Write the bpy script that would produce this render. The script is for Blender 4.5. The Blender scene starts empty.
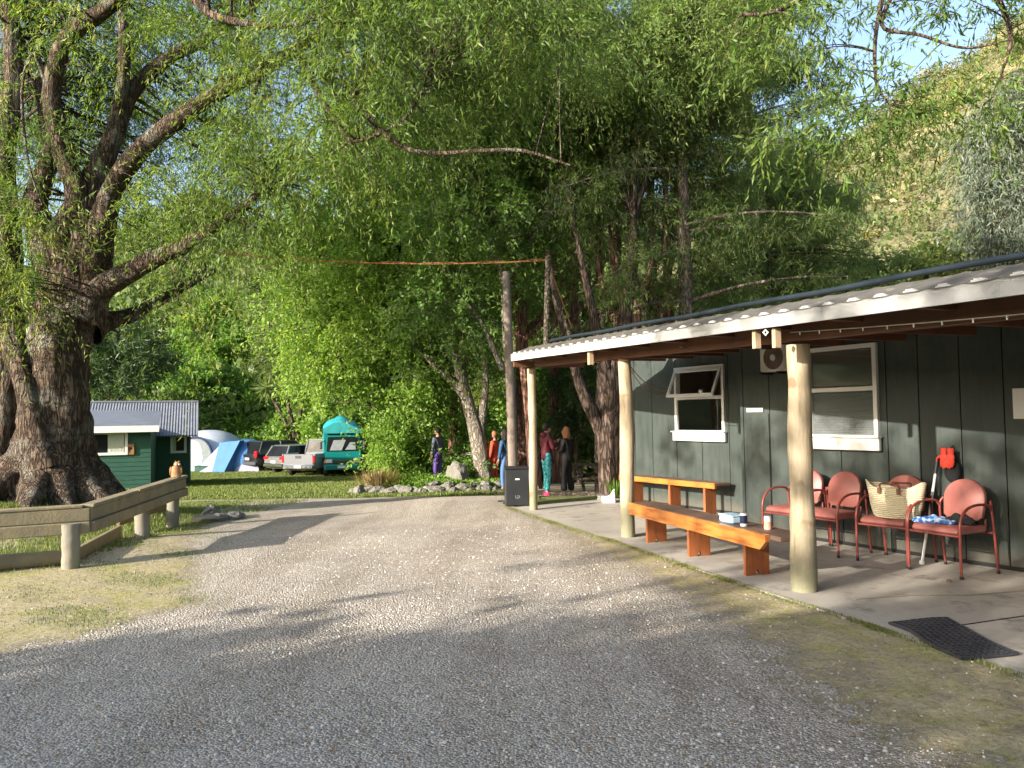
import bpy, bmesh, math, random
import numpy as np
from mathutils import Vector, Matrix
R=math.radians; PI=math.pi
S=bpy.context.scene; COL=S.collection
random.seed(7); RG=np.random.default_rng(11)
# ---------------------------------------------------------------- camera
F=770.; PITCH=R(2.4); ROLL=.015; EYE=1.6
fw=np.array([0,math.cos(PITCH),math.sin(PITCH)]); r0=np.array([1.,0,0]); u0=np.array([0,-math.sin(PITCH),math.cos(PITCH)])
up=u0*math.cos(ROLL)+r0*math.sin(ROLL); rt=r0*math.cos(ROLL)-u0*math.sin(ROLL)
def at(px,py,Y):
    d=fw*F+rt*(px-512)-up*(py-384); p=np.array([0,0,EYE])+d*(Y/d[1]); return p
cam=bpy.data.cameras.new('camera'); co=bpy.data.objects.new('camera',cam); COL.objects.link(co); S.camera=co
cam.sensor_width=36; cam.lens=F/1024*36; cam.clip_end=3000; cam.clip_start=.05
co.matrix_world=Matrix(((rt[0],up[0],-fw[0],0),(rt[1],up[1],-fw[1],0),(rt[2],up[2],-fw[2],EYE),(0,0,0,1)))
# ---------------------------------------------------------------- terrain height
def sstep(x,a,b):
    t=np.clip((x-a)/(b-a),0,1); return t*t*(3-2*t)
P3=np.array([2.56,6.95]); t2=np.array([-.3323,.9432]); n2=np.array([.9432,.3323])
def edge_x(y): k=(y-P3[1]+.30*n2[1])/t2[1]; return P3[0]+t2[0]*k-.30*n2[0]
def vnoise(x,y,s=0):
    return (np.sin(x*1.3+s)*np.cos(y*1.7-s*2)+np.sin(x*2.9+y*2.1+s)*.5+np.cos(x*5.3-y*4.7+s*3)*.25)/1.75
def ter(x,y):
    x=np.asarray(x,float); y=np.asarray(y,float)
    z=-.045*np.clip(y-10.5,0,27.5)
    w_=sstep(x-edge_x(y),-2.8,-.25)*(1-sstep(y,15.3,18.)); z=z*(1-w_)-.008*w_
    z=z+.36*(1-sstep(np.hypot(x+9.3,y-13.5),1.3,3.8))
    z=z+.012*vnoise(x*.8,y*.8)*sstep(np.hypot(x,y),3,9)
    z=z+.15*(1-sstep(np.hypot((x+2.6)/2.6,(y-24.6)/2.0),.5,1.1))
    return z
def hill(x,y):
    az=np.degrees(np.arctan2(x,y)); r=np.hypot(x,y)
    sl=np.interp(az,[-180,-150,-100,-60,-35,-22,-15,-8,0,10,20,27,34,50,80,120,180],[.2,.16,.18,.2,.26,.44,.36,.38,.38,.42,.44,.53,.60,.56,.5,.3,.2])
    r0_=np.interp(az,[-180,-60,-30,-10,0,10,25,60,180],[40,58,58,54,50,42,36,36,40])
    n=vnoise(x*.06,y*.06,2)*4+vnoise(x*.17,y*.17,1)*1.4
    k=sstep(r,r0_,r0_+25)
    z=sl*np.clip(r-r0_,0,85)+n*k
    z=z+sl*.45*np.clip(r-r0_-85,0,60)
    return z-1.3-.8*(1-sstep(r,r0_-4,r0_+2))
def T(x,y): return float(ter(x,y))
# ---------------------------------------------------------------- materials
def newmat(n):
    m=bpy.data.materials.new(n); m.use_nodes=True; nt=m.node_tree; nt.nodes.clear()
    o=nt.nodes.new('ShaderNodeOutputMaterial'); return m,nt,o
def N(nt,t,**k):
    n=nt.nodes.new(t)
    for a,b in k.items(): setattr(n,a,b)
    return n
def ramp(nt,fac,stops):
    r=nt.nodes.new('ShaderNodeValToRGB'); el=r.color_ramp.elements
    while len(el)<len(stops): el.new(.5)
    for e,(p,c) in zip(el,stops): e.position=p; e.color=(*c,1)
    nt.links.new(fac,r.inputs[0]); return r.outputs[0]
def noise(nt,scale,vec=None,detail=4,rough=.6):
    n=nt.nodes.new('ShaderNodeTexNoise'); n.inputs['Scale'].default_value=scale; n.inputs['Detail'].default_value=detail; n.inputs['Roughness'].default_value=rough
    if vec: nt.links.new(vec,n.inputs['Vector'])
    return n.outputs['Fac']
def mixc(nt,f,a,b,mode='MIX'):
    m=nt.nodes.new('ShaderNodeMix'); m.data_type='RGBA'; m.blend_type=mode
    for i,v in ((0,f),(6,a),(7,b)):
        if isinstance(v,(int,float)): m.inputs[i].default_value=v
        elif isinstance(v,tuple): m.inputs[i].default_value=(*v,1)
        else: nt.links.new(v,m.inputs[i])
    return m.outputs[2]
def mth(nt,op,a,b=None,c=None):
    m=nt.nodes.new('ShaderNodeMath'); m.operation=op
    for i,v in enumerate((a,b,c)):
        if v is None: continue
        if isinstance(v,(int,float)): m.inputs[i].default_value=v
        else: nt.links.new(v,m.inputs[i])
    return m.outputs[0]
def bump(nt,h,dist=.01,st=1.):
    b=nt.nodes.new('ShaderNodeBump'); b.inputs['Distance'].default_value=dist; b.inputs['Strength'].default_value=st; nt.links.new(h,b.inputs['Height']); return b.outputs[0]
def coords(nt,sc=(1,1,1),kind='Object'):
    t=nt.nodes.new('ShaderNodeTexCoord'); m=nt.nodes.new('ShaderNodeMapping'); m.inputs['Scale'].default_value=sc
    nt.links.new(t.outputs[kind],m.inputs[0]); return m.outputs[0]
def bsdf(nt,o,col,rough=.6,nrm=None,metal=0,spec=.5,coat=0):
    p=nt.nodes.new('ShaderNodeBsdfPrincipled'); p.inputs['Metallic'].default_value=metal; p.inputs['Specular IOR Level'].default_value=spec
    p.inputs['Coat Weight'].default_value=coat
    if isinstance(col,tuple): p.inputs['Base Color'].default_value=(*col,1)
    else: nt.links.new(col,p.inputs['Base Color'])
    if isinstance(rough,(int,float)): p.inputs['Roughness'].default_value=rough
    else: nt.links.new(rough,p.inputs['Roughness'])
    if nrm: nt.links.new(nrm,p.inputs['Normal'])
    if o: nt.links.new(p.outputs[0],o.inputs[0])
    return p.outputs[0]
def pm(n,c,c2=None,scale=6,rough=.6,bmp=0,stretch=(1,1,1),metal=0,spec=.4,fine=None,coat=0,dirt=None):
    """weathered material: two colours mixed by stretched noise, fine speckle, bump"""
    m,nt,o=newmat(n); v=coords(nt,stretch)
    c2=c2 or tuple(x*.8 for x in c)
    f=noise(nt,scale,v,6,.65); col=ramp(nt,f,[(.3,c2),(.7,c)])
    if dirt:
        d=noise(nt,dirt[1],v,5,.7); col=mixc(nt,ramp(nt,d,[(dirt[2],(0,0,0)),(dirt[2]+.15,(1,1,1))]),col,dirt[0])
    nr=None
    if bmp: nr=bump(nt,noise(nt,fine or scale*6,v,5,.7),bmp)
    rr=mth(nt,'MULTIPLY_ADD',f,.25,rough-.12)
    bsdf(nt,o,col,rr,nr,metal,spec,coat); return m
def leafmat(n,c_dark,c_light,trans=.35,c_alt=None):
    m,nt,o=newmat(n); a=N(nt,'ShaderNodeAttribute',attribute_name='tint')
    st=[(0,c_dark),(.75,c_light)]
    if c_alt: st.append((1,c_alt))
    col=ramp(nt,a.outputs['Fac'],st)
    p=bsdf(nt,None,col,.5,None,0,.35)
    t=nt.nodes.new('ShaderNodeBsdfTranslucent'); nt.links.new(mixc(nt,1.,col,(1.25,1.35,.6),'MULTIPLY'),t.inputs[0])
    ms=nt.nodes.new('ShaderNodeMixShader'); ms.inputs[0].default_value=trans
    nt.links.new(p,ms.inputs[1]); nt.links.new(t.outputs[0],ms.inputs[2]); nt.links.new(ms.outputs[0],o.inputs[0]); return m
def barkmat(n,c1,c2,sc=5,st=(1,1,.16),b=.05,moss=None,lich=None):
    m,nt,o=newmat(n); v=coords(nt,st)
    vo=nt.nodes.new('ShaderNodeTexVoronoi'); vo.feature='DISTANCE_TO_EDGE'; vo.inputs['Scale'].default_value=sc*2
    nz=nt.nodes.new('ShaderNodeTexNoise'); nz.inputs['Scale'].default_value=sc; nz.inputs['Detail'].default_value=6; nt.links.new(v,nz.inputs['Vector'])
    va=nt.nodes.new('ShaderNodeVectorMath'); va.operation='MULTIPLY_ADD'; va.inputs[1].default_value=(.35,.35,.35); nt.links.new(nz.outputs['Color'],va.inputs[0]); nt.links.new(v,va.inputs[2])
    nt.links.new(va.outputs[0],vo.inputs['Vector'])
    e=ramp(nt,vo.outputs['Distance'],[(0,(0,0,0)),(.22,(1,1,1))])
    col=mixc(nt,e,tuple(x*.45 for x in c2),ramp(nt,nz.outputs['Fac'],[(.35,c2),(.65,c1)]))
    if lich: col=mixc(nt,ramp(nt,noise(nt,1.6,coords(nt),5,.75),[(.52,(0,0,0)),(.64,(.8,.8,.8))]),col,lich)
    h=mth(nt,'ADD',e,mth(nt,'MULTIPLY',noise(nt,sc*9,v,4,.7),.5))
    bsdf(nt,o,col,.9,bump(nt,h,b),0,.15); return m
M={}
M['concrete']=pm('concrete',(.47,.425,.365),(.29,.265,.225),1.3,.85,.004,fine=60,dirt=((.19,.17,.145),2.6,.53))
M['kerb']=pm('timber_weathered',(.30,.24,.14),(.17,.15,.10),3,.8,.006,(1,1,1),fine=30,dirt=((.14,.15,.08),2.5,.55))
def wallmat():
    m,nt,o=newmat('green_cladding'); v=coords(nt,(5,5,.6)); f=noise(nt,3,v,6,.65); col=ramp(nt,f,[(.3,(.031,.041,.037)),(.7,(.050,.064,.057))])
    f2=noise(nt,1.1,coords(nt),5,.7); col=mixc(nt,ramp(nt,f2,[(.5,(0,0,0)),(.66,(.6,.6,.6))]),col,(.075,.088,.078))
    sx=N(nt,'ShaderNodeSeparateXYZ'); nt.links.new(coords(nt),sx.inputs[0])
    low=mth(nt,'ADD',mth(nt,'MULTIPLY',sx.outputs[2],-3.2),mth(nt,'MULTIPLY',noise(nt,5,coords(nt,(1,1,.5)),6,.75),1.5))
    col=mixc(nt,ramp(nt,low,[(.0,(0,0,0)),(.55,(.75,.75,.75))]),col,(.105,.095,.075))
    sp=noise(nt,90,coords(nt),2,.5); col=mixc(nt,ramp(nt,sp,[(.68,(0,0,0)),(.72,(.5,.5,.5))]),col,(.03,.035,.03))
    bsdf(nt,o,col,mth(nt,'MULTIPLY_ADD',f,.3,.42),bump(nt,noise(nt,18,v,5,.7),.003),0,.35); return m
M['wall']=wallmat()
M['wallback']=pm('groove_dark',(.008,.01,.009))
M['white']=pm('white_paint',(.74,.74,.72),(.68,.68,.66),6,.5,.0015,fine=50,dirt=((.45,.42,.36),5,.66))
M['fascia']=pm('fascia_white_paint',(.82,.82,.80),(.68,.68,.66),2.5,.55,.002,fine=30,dirt=((.34,.33,.31),2.8,.60))
M['roof']=pm('roof_iron_lichened',(.12,.11,.095),(.07,.065,.058),5,.9,.003,fine=40,dirt=((.24,.225,.16),9,.57))
M['pipe']=pm('black_pipe',(.018,.027,.036),(.012,.018,.024),4,.55,spec=.25)
M['beam']=pm('brown_stained_timber',(.16,.062,.028),(.09,.036,.018),3,.65,.003,(1,1,1),fine=40)
M['stub']=pm('raw_timber',(.50,.36,.23),(.36,.24,.15),4,.7,.003,fine=30)
def postmat():
    m,nt,o=newmat('peeled_pole'); v=coords(nt,(6,6,.7)); f=noise(nt,3,v,9,.72)
    col=ramp(nt,f,[(.30,(.20,.14,.085)),(.45,(.36,.29,.19)),(.75,(.50,.42,.30))])
    g=N(nt,'ShaderNodeTexCoord'); sx=N(nt,'ShaderNodeSeparateXYZ'); nt.links.new(g.outputs['Object'],sx.inputs[0])
    low=mth(nt,'ADD',mth(nt,'MULTIPLY',sx.outputs[2],-1.1),mth(nt,'MULTIPLY',noise(nt,2.2,coords(nt,(2,2,1)),4),1.3))
    col=mixc(nt,ramp(nt,low,[(-.0,(0,0,0)),(.35,(.8,.8,.8))]),col,(.20,.20,.12))
    kn=noise(nt,4,coords(nt,(1,1,1)),2,.5); col=mixc(nt,ramp(nt,kn,[(.64,(0,0,0)),(.70,(.7,.7,.7))]),col,(.22,.11,.05))
    bsdf(nt,o,col,.65,bump(nt,noise(nt,14,v,5,.7),.006),0,.35); return m
M['post']=postmat()
def varnish():
    m,nt,o=newmat('orange_varnished_timber'); v=coords(nt,(1,9,9)); f=noise(nt,2.4,v,7,.6)
    col=ramp(nt,f,[(.3,(.22,.06,.014)),(.5,(.46,.16,.03)),(.8,(.58,.24,.06))])
    bsdf(nt,o,col,.35,bump(nt,noise(nt,12,v,4),.0015),0,.5,.25); return m
M['varnish']=varnish()
M['benchleg']=pm('red_brown_timber',(.34,.11,.035),(.20,.06,.02),4,.5,.002,(6,6,1),fine=20)
M['benchtop']=pm('worn_brown_seat',(.20,.125,.085),(.12,.075,.055),3,.6,.002,(1,6,6),fine=20)
M['blackplastic']=pm('black_plastic',(.022,.024,.026),(.014,.015,.017),4,.45,.001)
M['rubber']=pm('rubber',(.05,.052,.06),(.025,.026,.03),30,.38,.003,fine=160)
M['glassdark']=pm('dark_glass',(.012,.014,.016),(.008,.009,.010),2,.16,spec=.25)
M['vinyl']=pm('faded_red_vinyl',(.34,.125,.105),(.28,.095,.08),5,.42,.0008,fine=120,dirt=((.42,.17,.135),3,.57))
M['tube']=pm('red_painted_tube',(.24,.055,.045),(.18,.04,.032),10,.35)
M['straw']=None
def strawmat():
    m,nt,o=newmat('woven_straw'); v=coords(nt,(1,1,1)); w=N(nt,'ShaderNodeTexWave',wave_type='BANDS',bands_direction='Z'); w.inputs['Scale'].default_value=16; w.inputs['Distortion'].default_value=1.5; w.inputs['Detail'].default_value=3; w.inputs['Detail Scale'].default_value=8
    nt.links.new(v,w.inputs['Vector']); f=noise(nt,20,v,4)
    col=mixc(nt,f,(.86,.78,.58),(.74,.65,.45)); col=mixc(nt,w.outputs['Fac'],mixc(nt,1.,col,(.72,.68,.6),'MULTIPLY'),col)
    bsdf(nt,o,col,.8,bump(nt,w.outputs['Fac'],.008),0,.2); return m
M['straw']=strawmat()
M['leather']=pm('brown_leather',(.22,.08,.05),(.14,.05,.03),8,.5)
M['tin']=pm('light_metal',(.6,.6,.6),(.5,.5,.5),6,.35,metal=.8)
M['interior']=pm('interior_wall',(.42,.35,.27),(.33,.27,.21),2,.8)
M['card']=pm('cork_board',(.70,.54,.34),(.55,.40,.24),14,.8,.001)
M['blind']=pm('blind_fabric',(.45,.39,.33),(.38,.33,.28),2,.8)
M['blind2']=pm('blind_slats',(.50,.50,.52),(.34,.34,.35),40,.6)
M['acwhite']=pm('off_white_plastic',(.66,.64,.58),(.56,.54,.48),3,.45)
M['grille']=pm('brown_grille',(.22,.17,.12),(.15,.11,.08),5,.6)
M['paper']=pm('paper',(.75,.75,.73),(.66,.66,.64),5,.8)
M['whiteplastic']=pm('white_plastic',(.82,.82,.80),(.74,.74,.72),5,.35)
M['wire']=pm('white_wire',(.6,.58,.5),(.5,.48,.4),5,.5)
M['orangewire']=pm('orange_rope',(.34,.14,.05),(.25,.10,.04),20,.7)
M['black']=pm('black_cloth',(.014,.014,.016),(.009,.009,.010),12,.85,.002)
def glassmat():
    m,nt,o=newmat('window_glass'); g=N(nt,'ShaderNodeBsdfGlossy'); g.inputs['Roughness'].default_value=.02; t=N(nt,'ShaderNodeBsdfTransparent'); t.inputs[0].default_value=(.86,.88,.87,1)
    fr=N(nt,'ShaderNodeFresnel'); fr.inputs[0].default_value=1.5; ms=N(nt,'ShaderNodeMixShader'); nt.links.new(mth(nt,'ADD',fr.outputs[0],.06),ms.inputs[0])
    nt.links.new(t.outputs[0],ms.inputs[1]); nt.links.new(g.outputs[0],ms.inputs[2]); nt.links.new(ms.outputs[0],o.inputs[0]); return m
M['glass']=glassmat()
# ground materials: gravel / verge / grass, mixed by the attribute g (how much stone lies there)
def groundmat(n,drive):
    m,nt,o=newmat(n); v=coords(nt)
    # grass and moss
    big=noise(nt,.55,v,5,.65); fine=noise(nt,22,v,6,.75); mid=noise(nt,3.5,v,5,.7)
    grass=ramp(nt,mth(nt,'ADD',mth(nt,'MULTIPLY',big,.55),mth(nt,'MULTIPLY',fine,.45)),[(.34,(.045,.065,.018)),(.5,(.115,.135,.035)),(.66,(.22,.21,.07))])
    dirt=ramp(nt,fine,[(.3,(.24,.19,.125)),(.7,(.50,.43,.31))])
    dm=ramp(nt,mid,[(.50,(0,0,0)),(.62,(1,1,1))])
    a=N(nt,'ShaderNodeAttribute',attribute_name='dirt').outputs['Fac']
    dmask=mth(nt,'MULTIPLY',dm,.35); dmask=mth(nt,'MAXIMUM',dmask,ramp(nt,mth(nt,'ADD',a,mth(nt,'MULTIPLY',mth(nt,'SUBTRACT',mid,.5),1.2)),[(.38,(0,0,0)),(.62,(1,1,1))]))
    base=mixc(nt,dmask,grass,dirt); hgt=mth(nt,'MULTIPLY',fine,1.2)
    if drive:
        vo=N(nt,'ShaderNodeTexVoronoi'); vo.inputs['Scale'].default_value=62; nt.links.new(v,vo.inputs['Vector'])
        ve=N(nt,'ShaderNodeTexVoronoi'); ve.feature='DISTANCE_TO_EDGE'; ve.inputs['Scale'].default_value=62; nt.links.new(v,ve.inputs['Vector'])
        sp=N(nt,'ShaderNodeSeparateColor'); nt.links.new(vo.outputs['Color'],sp.inputs[0])
        stone=ramp(nt,sp.outputs[0],[(0,(.31,.28,.245)),(.35,(.48,.435,.375)),(.7,(.60,.545,.47)),(.92,(.64,.575,.49)),(1,(.66,.61,.54))])
        gap=ramp(nt,ve.outputs['Distance'],[(0,(0,0,0)),(.12,(1,1,1))])
        stone=mixc(nt,gap,(.27,.235,.195),stone)
        stone=mixc(nt,1.,stone,ramp(nt,noise(nt,.8,v,6,.7),[(.3,(.78,.76,.74)),(.7,(1.10,1.08,1.06))]),'MULTIPLY')
        rut=noise(nt,1.,coords(nt,(1.5,.16,1)),4,.65); stone=mixc(nt,1.,stone,ramp(nt,rut,[(.38,(.84,.82,.79)),(.55,(1.04,1.04,1.04))]),'MULTIPLY')
        stone=mixc(nt,ramp(nt,noise(nt,5.,v,6,.8),[(.62,(0,0,0)),(.72,(.6,.6,.6))]),stone,(.34,.28,.20))
        verge=ramp(nt,fine,[(.3,(.23,.19,.115)),(.5,(.41,.345,.205)),(.7,(.58,.50,.33))])
        verge=mixc(nt,ramp(nt,noise(nt,2.4,v,6,.7),[(.48,(0,0,0)),(.6,(.8,.8,.8))]),verge,ramp(nt,fine,[(.35,(.22,.20,.07)),(.65,(.49,.45,.18))]))
        g=N(nt,'ShaderNodeAttribute',attribute_name='g').outputs['Fac']
        gn=mth(nt,'ADD',g,mth(nt,'ADD',mth(nt,'MULTIPLY',mth(nt,'SUBTRACT',mid,.5),.9),mth(nt,'MULTIPLY',mth(nt,'SUBTRACT',fine,.5),.9)))
        k=ramp(nt,gn,[(.42,(0,0,0)),(.60,(1,1,1))])
        k0=ramp(nt,mth(nt,'ADD',g,mth(nt,'MULTIPLY',mth(nt,'SUBTRACT',mid,.5),.25)),[(.04,(0,0,0)),(.2,(1,1,1))])
        vg=N(nt,'ShaderNodeAttribute',attribute_name='moss').outputs['Fac']
        base=mixc(nt,k0,base,mixc(nt,vg,base,verge)); base=mixc(nt,k,base,stone)
        dome=mth(nt,'MULTIPLY',mth(nt,'SUBTRACT',1.,vo.outputs['Distance']),k)
        hgt=mth(nt,'ADD',mth(nt,'MULTIPLY',dome,1.6),hgt)
    bsdf(nt,o,base,.9,bump(nt,hgt,.012),0,.2); return m
M['ground']=groundmat('grass_and_dirt',False); M['drive']=groundmat('gravel_with_moss',True)
def hillmat():
    m,nt,o=newmat('hillside_scrub'); v=coords(nt); a=N(nt,'ShaderNodeAttribute',attribute_name='dry').outputs['Fac']
    f=noise(nt,.35,v,8,.7); f2=noise(nt,2.2,v,6,.75)
    dry=ramp(nt,f2,[(.3,(.11,.105,.05)),(.5,(.22,.205,.11)),(.7,(.33,.29,.16))])
    grn=ramp(nt,f2,[(.3,(.02,.035,.012)),(.7,(.07,.095,.03))])
    col=mixc(nt,ramp(nt,mth(nt,'ADD',a,mth(nt,'SUBTRACT',f,.5)),[(.4,(0,0,0)),(.6,(1,1,1))]),grn,dry)
    bsdf(nt,o,col,.95,bump(nt,f2,.3),0,.1); return m
M['hill']=hillmat()
# ---------------------------------------------------------------- mesh builder
class MB:
    def __init__(s): s.v=[]; s.f=[]; s.n=0
    def add(s,v,f):
        v=np.asarray(v,float).reshape(-1,3); s.v.append(v); s.f+= [tuple(i+s.n for i in q) for q in f]; s.n+=len(v); return s
    def box(s,c,d,rz=0,rx=0,ry=0,bev=0):
        hx,hy,hz=[q/2 for q in d]
        if bev:
            b=min(bev,hx*.9,hy*.9,hz*.9); v=[];f=[]
            for sx in(-1,1):
                for sy in(-1,1):
                    for sz in(-1,1):
                        v+=[(sx*(hx-b),sy*(hy-b),sz*hz),(sx*(hx-b),sy*hy,sz*(hz-b)),(sx*hx,sy*(hy-b),sz*(hz-b))]
            bm=bmesh.new(); [bm.verts.new(p) for p in v]; bmesh.ops.convex_hull(bm,input=bm.verts); bm.verts.index_update()
            v=[tuple(q.co) for q in bm.verts]; f=[tuple(x.index for x in q.verts) for q in bm.faces]; bm.free()
        else:
            v=[(x,y,z) for x in(-hx,hx) for y in(-hy,hy) for z in(-hz,hz)]
            f=[(0,1,3,2),(4,6,7,5),(0,4,5,1),(2,3,7,6),(0,2,6,4),(1,5,7,3)]
        m=np.array(Matrix.Rotation(rz,3,'Z')@Matrix.Rotation(ry,3,'Y')@Matrix.Rotation(rx,3,'X'))
        return s.add(np.array(v)@m.T+np.array(c),f)
    def hexa(s,p8):  # 8 corner points, bottom 4 then top 4 (same winding)
        return s.add(p8,[(3,2,1,0),(4,5,6,7),(0,1,5,4),(1,2,6,5),(2,3,7,6),(3,0,4,7)])
    def tube(s,pts,rad,seg=8,cap=True,closed=False):
        P=[Vector(p) for p in pts]; n=len(P)
        if isinstance(rad,(int,float)): rad=[rad]*n
        v=[];prev=None
        for i,p in enumerate(P):
            if closed: t=(P[(i+1)%n]-P[i-1]).normalized()
            else: t=(P[min(i+1,n-1)]-P[max(i-1,0)]).normalized()
            if prev is None:
                a=Vector((0,0,1)) if abs(t.z)<.9 else Vector((1,0,0)); u=t.cross(a).normalized()
            else: u=(prev-t*prev.dot(t)).normalized()
            prev=u; w=t.cross(u)
            for k in range(seg):
                an=2*PI*k/seg; v.append(p+(u*math.cos(an)+w*math.sin(an))*rad[i])
        f=[]
        for i in range(n-1+(1 if closed else 0)):
            a=i*seg; b=((i+1)%n)*seg
            for k in range(seg):
                k2=(k+1)%seg; f.append((a+k,a+k2,b+k2,b+k))
        if cap and not closed: f.append(tuple(range(seg-1,-1,-1))); f.append(tuple((n-1)*seg+k for k in range(seg)))
        return s.add([tuple(q) for q in v],f)
    def lathe(s,prof,c=(0,0,0),seg=16,ax='z',sx=1,sy=1):
        v=[];f=[]
        for r,z in prof:
            for k in range(seg):
                a=2*PI*k/seg; x,y=r*math.cos(a)*sx,r*math.sin(a)*sy
                q={'z':(x,y,z),'x':(z,x,y),'y':(x,z,y)}[ax]; v.append((q[0]+c[0],q[1]+c[1],q[2]+c[2]))
        for i in range(len(prof)-1):
            for k in range(seg):
                k2=(k+1)%seg; f.append((i*seg+k,i*seg+k2,(i+1)*seg+k2,(i+1)*seg+k))
        f.append(tuple(range(seg-1,-1,-1))); f.append(tuple((len(prof)-1)*seg+k for k in range(seg)))
        return s.add(v,f)
    def prism(s,poly,y0,y1,ax='y',bevel=0):  # poly in the plane across ax, extruded from y0 to y1
        n=len(poly); mp={'y':lambda a,b,t:(a,t,b),'x':lambda a,b,t:(t,a,b),'z':lambda a,b,t:(a,b,t)}[ax]
        v=[mp(a,b,y0) for a,b in poly]+[mp(a,b,y1) for a,b in poly]
        f=[tuple(range(n)),tuple(range(2*n-1,n-1,-1))]+[((i+1)%n,i,n+i,n+(i+1)%n) for i in range(n)]
        return s.add(v,f)
    def ball(s,c,r,seg=12,rings=8,jit=0,rot=0):
        r=(r,r,r) if isinstance(r,(int,float)) else r; v=[];f=[]
        for i in range(rings+1):
            th=PI*i/rings
            for k in range(seg):
                a=2*PI*k/seg; j=1+jit*(random.random()-.5)
                x,y,z=r[0]*math.sin(th)*math.cos(a)*j,r[1]*math.sin(th)*math.sin(a)*j,r[2]*math.cos(th)*j
                v.append((c[0]+x*math.cos(rot)-y*math.sin(rot),c[1]+x*math.sin(rot)+y*math.cos(rot),c[2]+z))
        for i in range(rings):
            for k in range(seg):
                k2=(k+1)%seg; f.append((i*seg+k,(i+1)*seg+k,(i+1)*seg+k2,i*seg+k2))
        return s.add(v,f)
    def build(s,name,mat,parent=None,smooth=False,world=False):
        V=np.concatenate(s.v) if s.v else np.zeros((0,3))
        if world and parent is not None:
            Mi=np.array(wm(parent).inverted()); V=V@Mi[:3,:3].T+Mi[:3,3]
        me=bpy.data.meshes.new(name); me.from_pydata(V.tolist(),[],s.f)
        bm=bmesh.new(); bm.from_mesh(me)
        if len(bm.verts)<200000: bmesh.ops.remove_doubles(bm,verts=bm.verts,dist=1e-6); bmesh.ops.recalc_face_normals(bm,faces=bm.faces)
        bm.to_mesh(me); bm.free()
        if smooth:
            me.polygons.foreach_set('use_smooth',[True]*len(me.polygons))
            try: me.set_sharp_from_angle(angle=R(42))
            except Exception: pass
        me.materials.append(M[mat] if isinstance(mat,str) else mat)
        o=bpy.data.objects.new(name,me); COL.objects.link(o)
        if parent is not None: o.parent=parent
        return o
def wm(o):
    m=o.matrix_basis.copy()
    while o.parent: o=o.parent; m=o.matrix_basis@m
    return m
def tag(o,label,cat=None,group=None,kind=None):
    if label: o['label']=label
    if cat: o['category']=cat
    if group: o['group']=group
    if kind: o['kind']=kind
    return o
def thing(name,label,cat,loc=(0,0,0),rz=0,group=None):
    o=bpy.data.objects.new(name,None); COL.objects.link(o); o.empty_display_size=.1
    o.location=tuple(float(q) for q in loc); o.rotation_euler=(0,0,rz); return tag(o,label,cat,group)
def copy_tree(o,parent=None):
    c=o.copy(); COL.objects.link(c)
    if parent is not None: c.parent=parent
    for ch in list(o.children): copy_tree(ch,c)
    return c
def fastmesh(name,V,Fq,mat,parent=None,tint=None,smooth=False,attrs=None):
    """numpy mesh; Fq is (n,3) or (n,4)"""
    me=bpy.data.meshes.new(name); k=Fq.shape[1]; n=len(Fq)
    me.vertices.add(len(V)); me.vertices.foreach_set('co',V.astype(np.float32).ravel())
    me.loops.add(n*k); me.loops.foreach_set('vertex_index',Fq.astype(np.int32).ravel())
    me.polygons.add(n); me.polygons.foreach_set('loop_start',np.arange(0,n*k,k,dtype=np.int32))
    if smooth: me.polygons.foreach_set('use_smooth',np.ones(n,bool))
    me.update(calc_edges=True)
    at_=dict(attrs or {})
    if tint is not None: at_['tint']=tint
    for an,av in at_.items():
        a=me.attributes.new(an,'FLOAT','POINT'); a.data.foreach_set('value',np.asarray(av,np.float32))
    me.materials.append(M[mat] if isinstance(mat,str) else mat)
    o=bpy.data.objects.new(name,me); COL.objects.link(o)
    if parent is not None: o.parent=parent
    return o
def nrmz(a): return a/np.maximum(np.linalg.norm(a,axis=-1,keepdims=True),1e-9)
def leaves(P,D,L,W,rg,fold=.12):
    """rhombic leaf faces at P pointing along D"""
    n=len(P); D=nrmz(D); s=nrmz(np.cross(D,rg.normal(size=(n,3)))); u=np.cross(D,s)
    L=np.asarray(L).reshape(-1,1)*np.ones((n,1)); W=np.asarray(W).reshape(-1,1)*np.ones((n,1))
    V=np.empty((n,4,3)); V[:,0]=P; V[:,1]=P+D*L*.42+s*W*.5+u*W*fold; V[:,2]=P+D*L-u*L*.12; V[:,3]=P+D*L*.42-s*W*.5+u*W*fold
    return V.reshape(-1,3),np.arange(n*4).reshape(-1,4)
def tubes(P,Rd,seg=4):
    """many tubes at once; P (n,k,3), Rd (n,k)"""
    n,k,_=P.shape; t=np.empty_like(P); t[:,1:-1]=P[:,2:]-P[:,:-2]; t[:,0]=P[:,1]-P[:,0]; t[:,-1]=P[:,-1]-P[:,-2]; t=nrmz(t)
    ref=np.where(np.abs(t[:,:1,2:3])>.9,np.array([1.,0,0]),np.array([0,0,1.])); u=nrmz(np.cross(t,ref)); w=np.cross(t,u)
    an=np.arange(seg)*2*PI/seg
    V=P[:,:,None,:]+(u[:,:,None,:]*np.cos(an)[None,None,:,None]+w[:,:,None,:]*np.sin(an)[None,None,:,None])*Rd[:,:,None,None]
    base=(np.arange(n)*k*seg)[:,None,None]; i=(np.arange(k-1)*seg)[None,:,None]; j=np.arange(seg)[None,None,:]; j2=(j+1)%seg
    Fq=np.stack([base+i+j,base+i+j2,base+i+seg+j2,base+i+seg+j],-1).reshape(-1,4)
    return V.reshape(-1,3),Fq
def cat(parts):
    V=[];Fs=[];n=0
    for v,f in parts: V.append(v); Fs.append(f+n); n+=len(v)
    return np.concatenate(V),np.concatenate(Fs)
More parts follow.
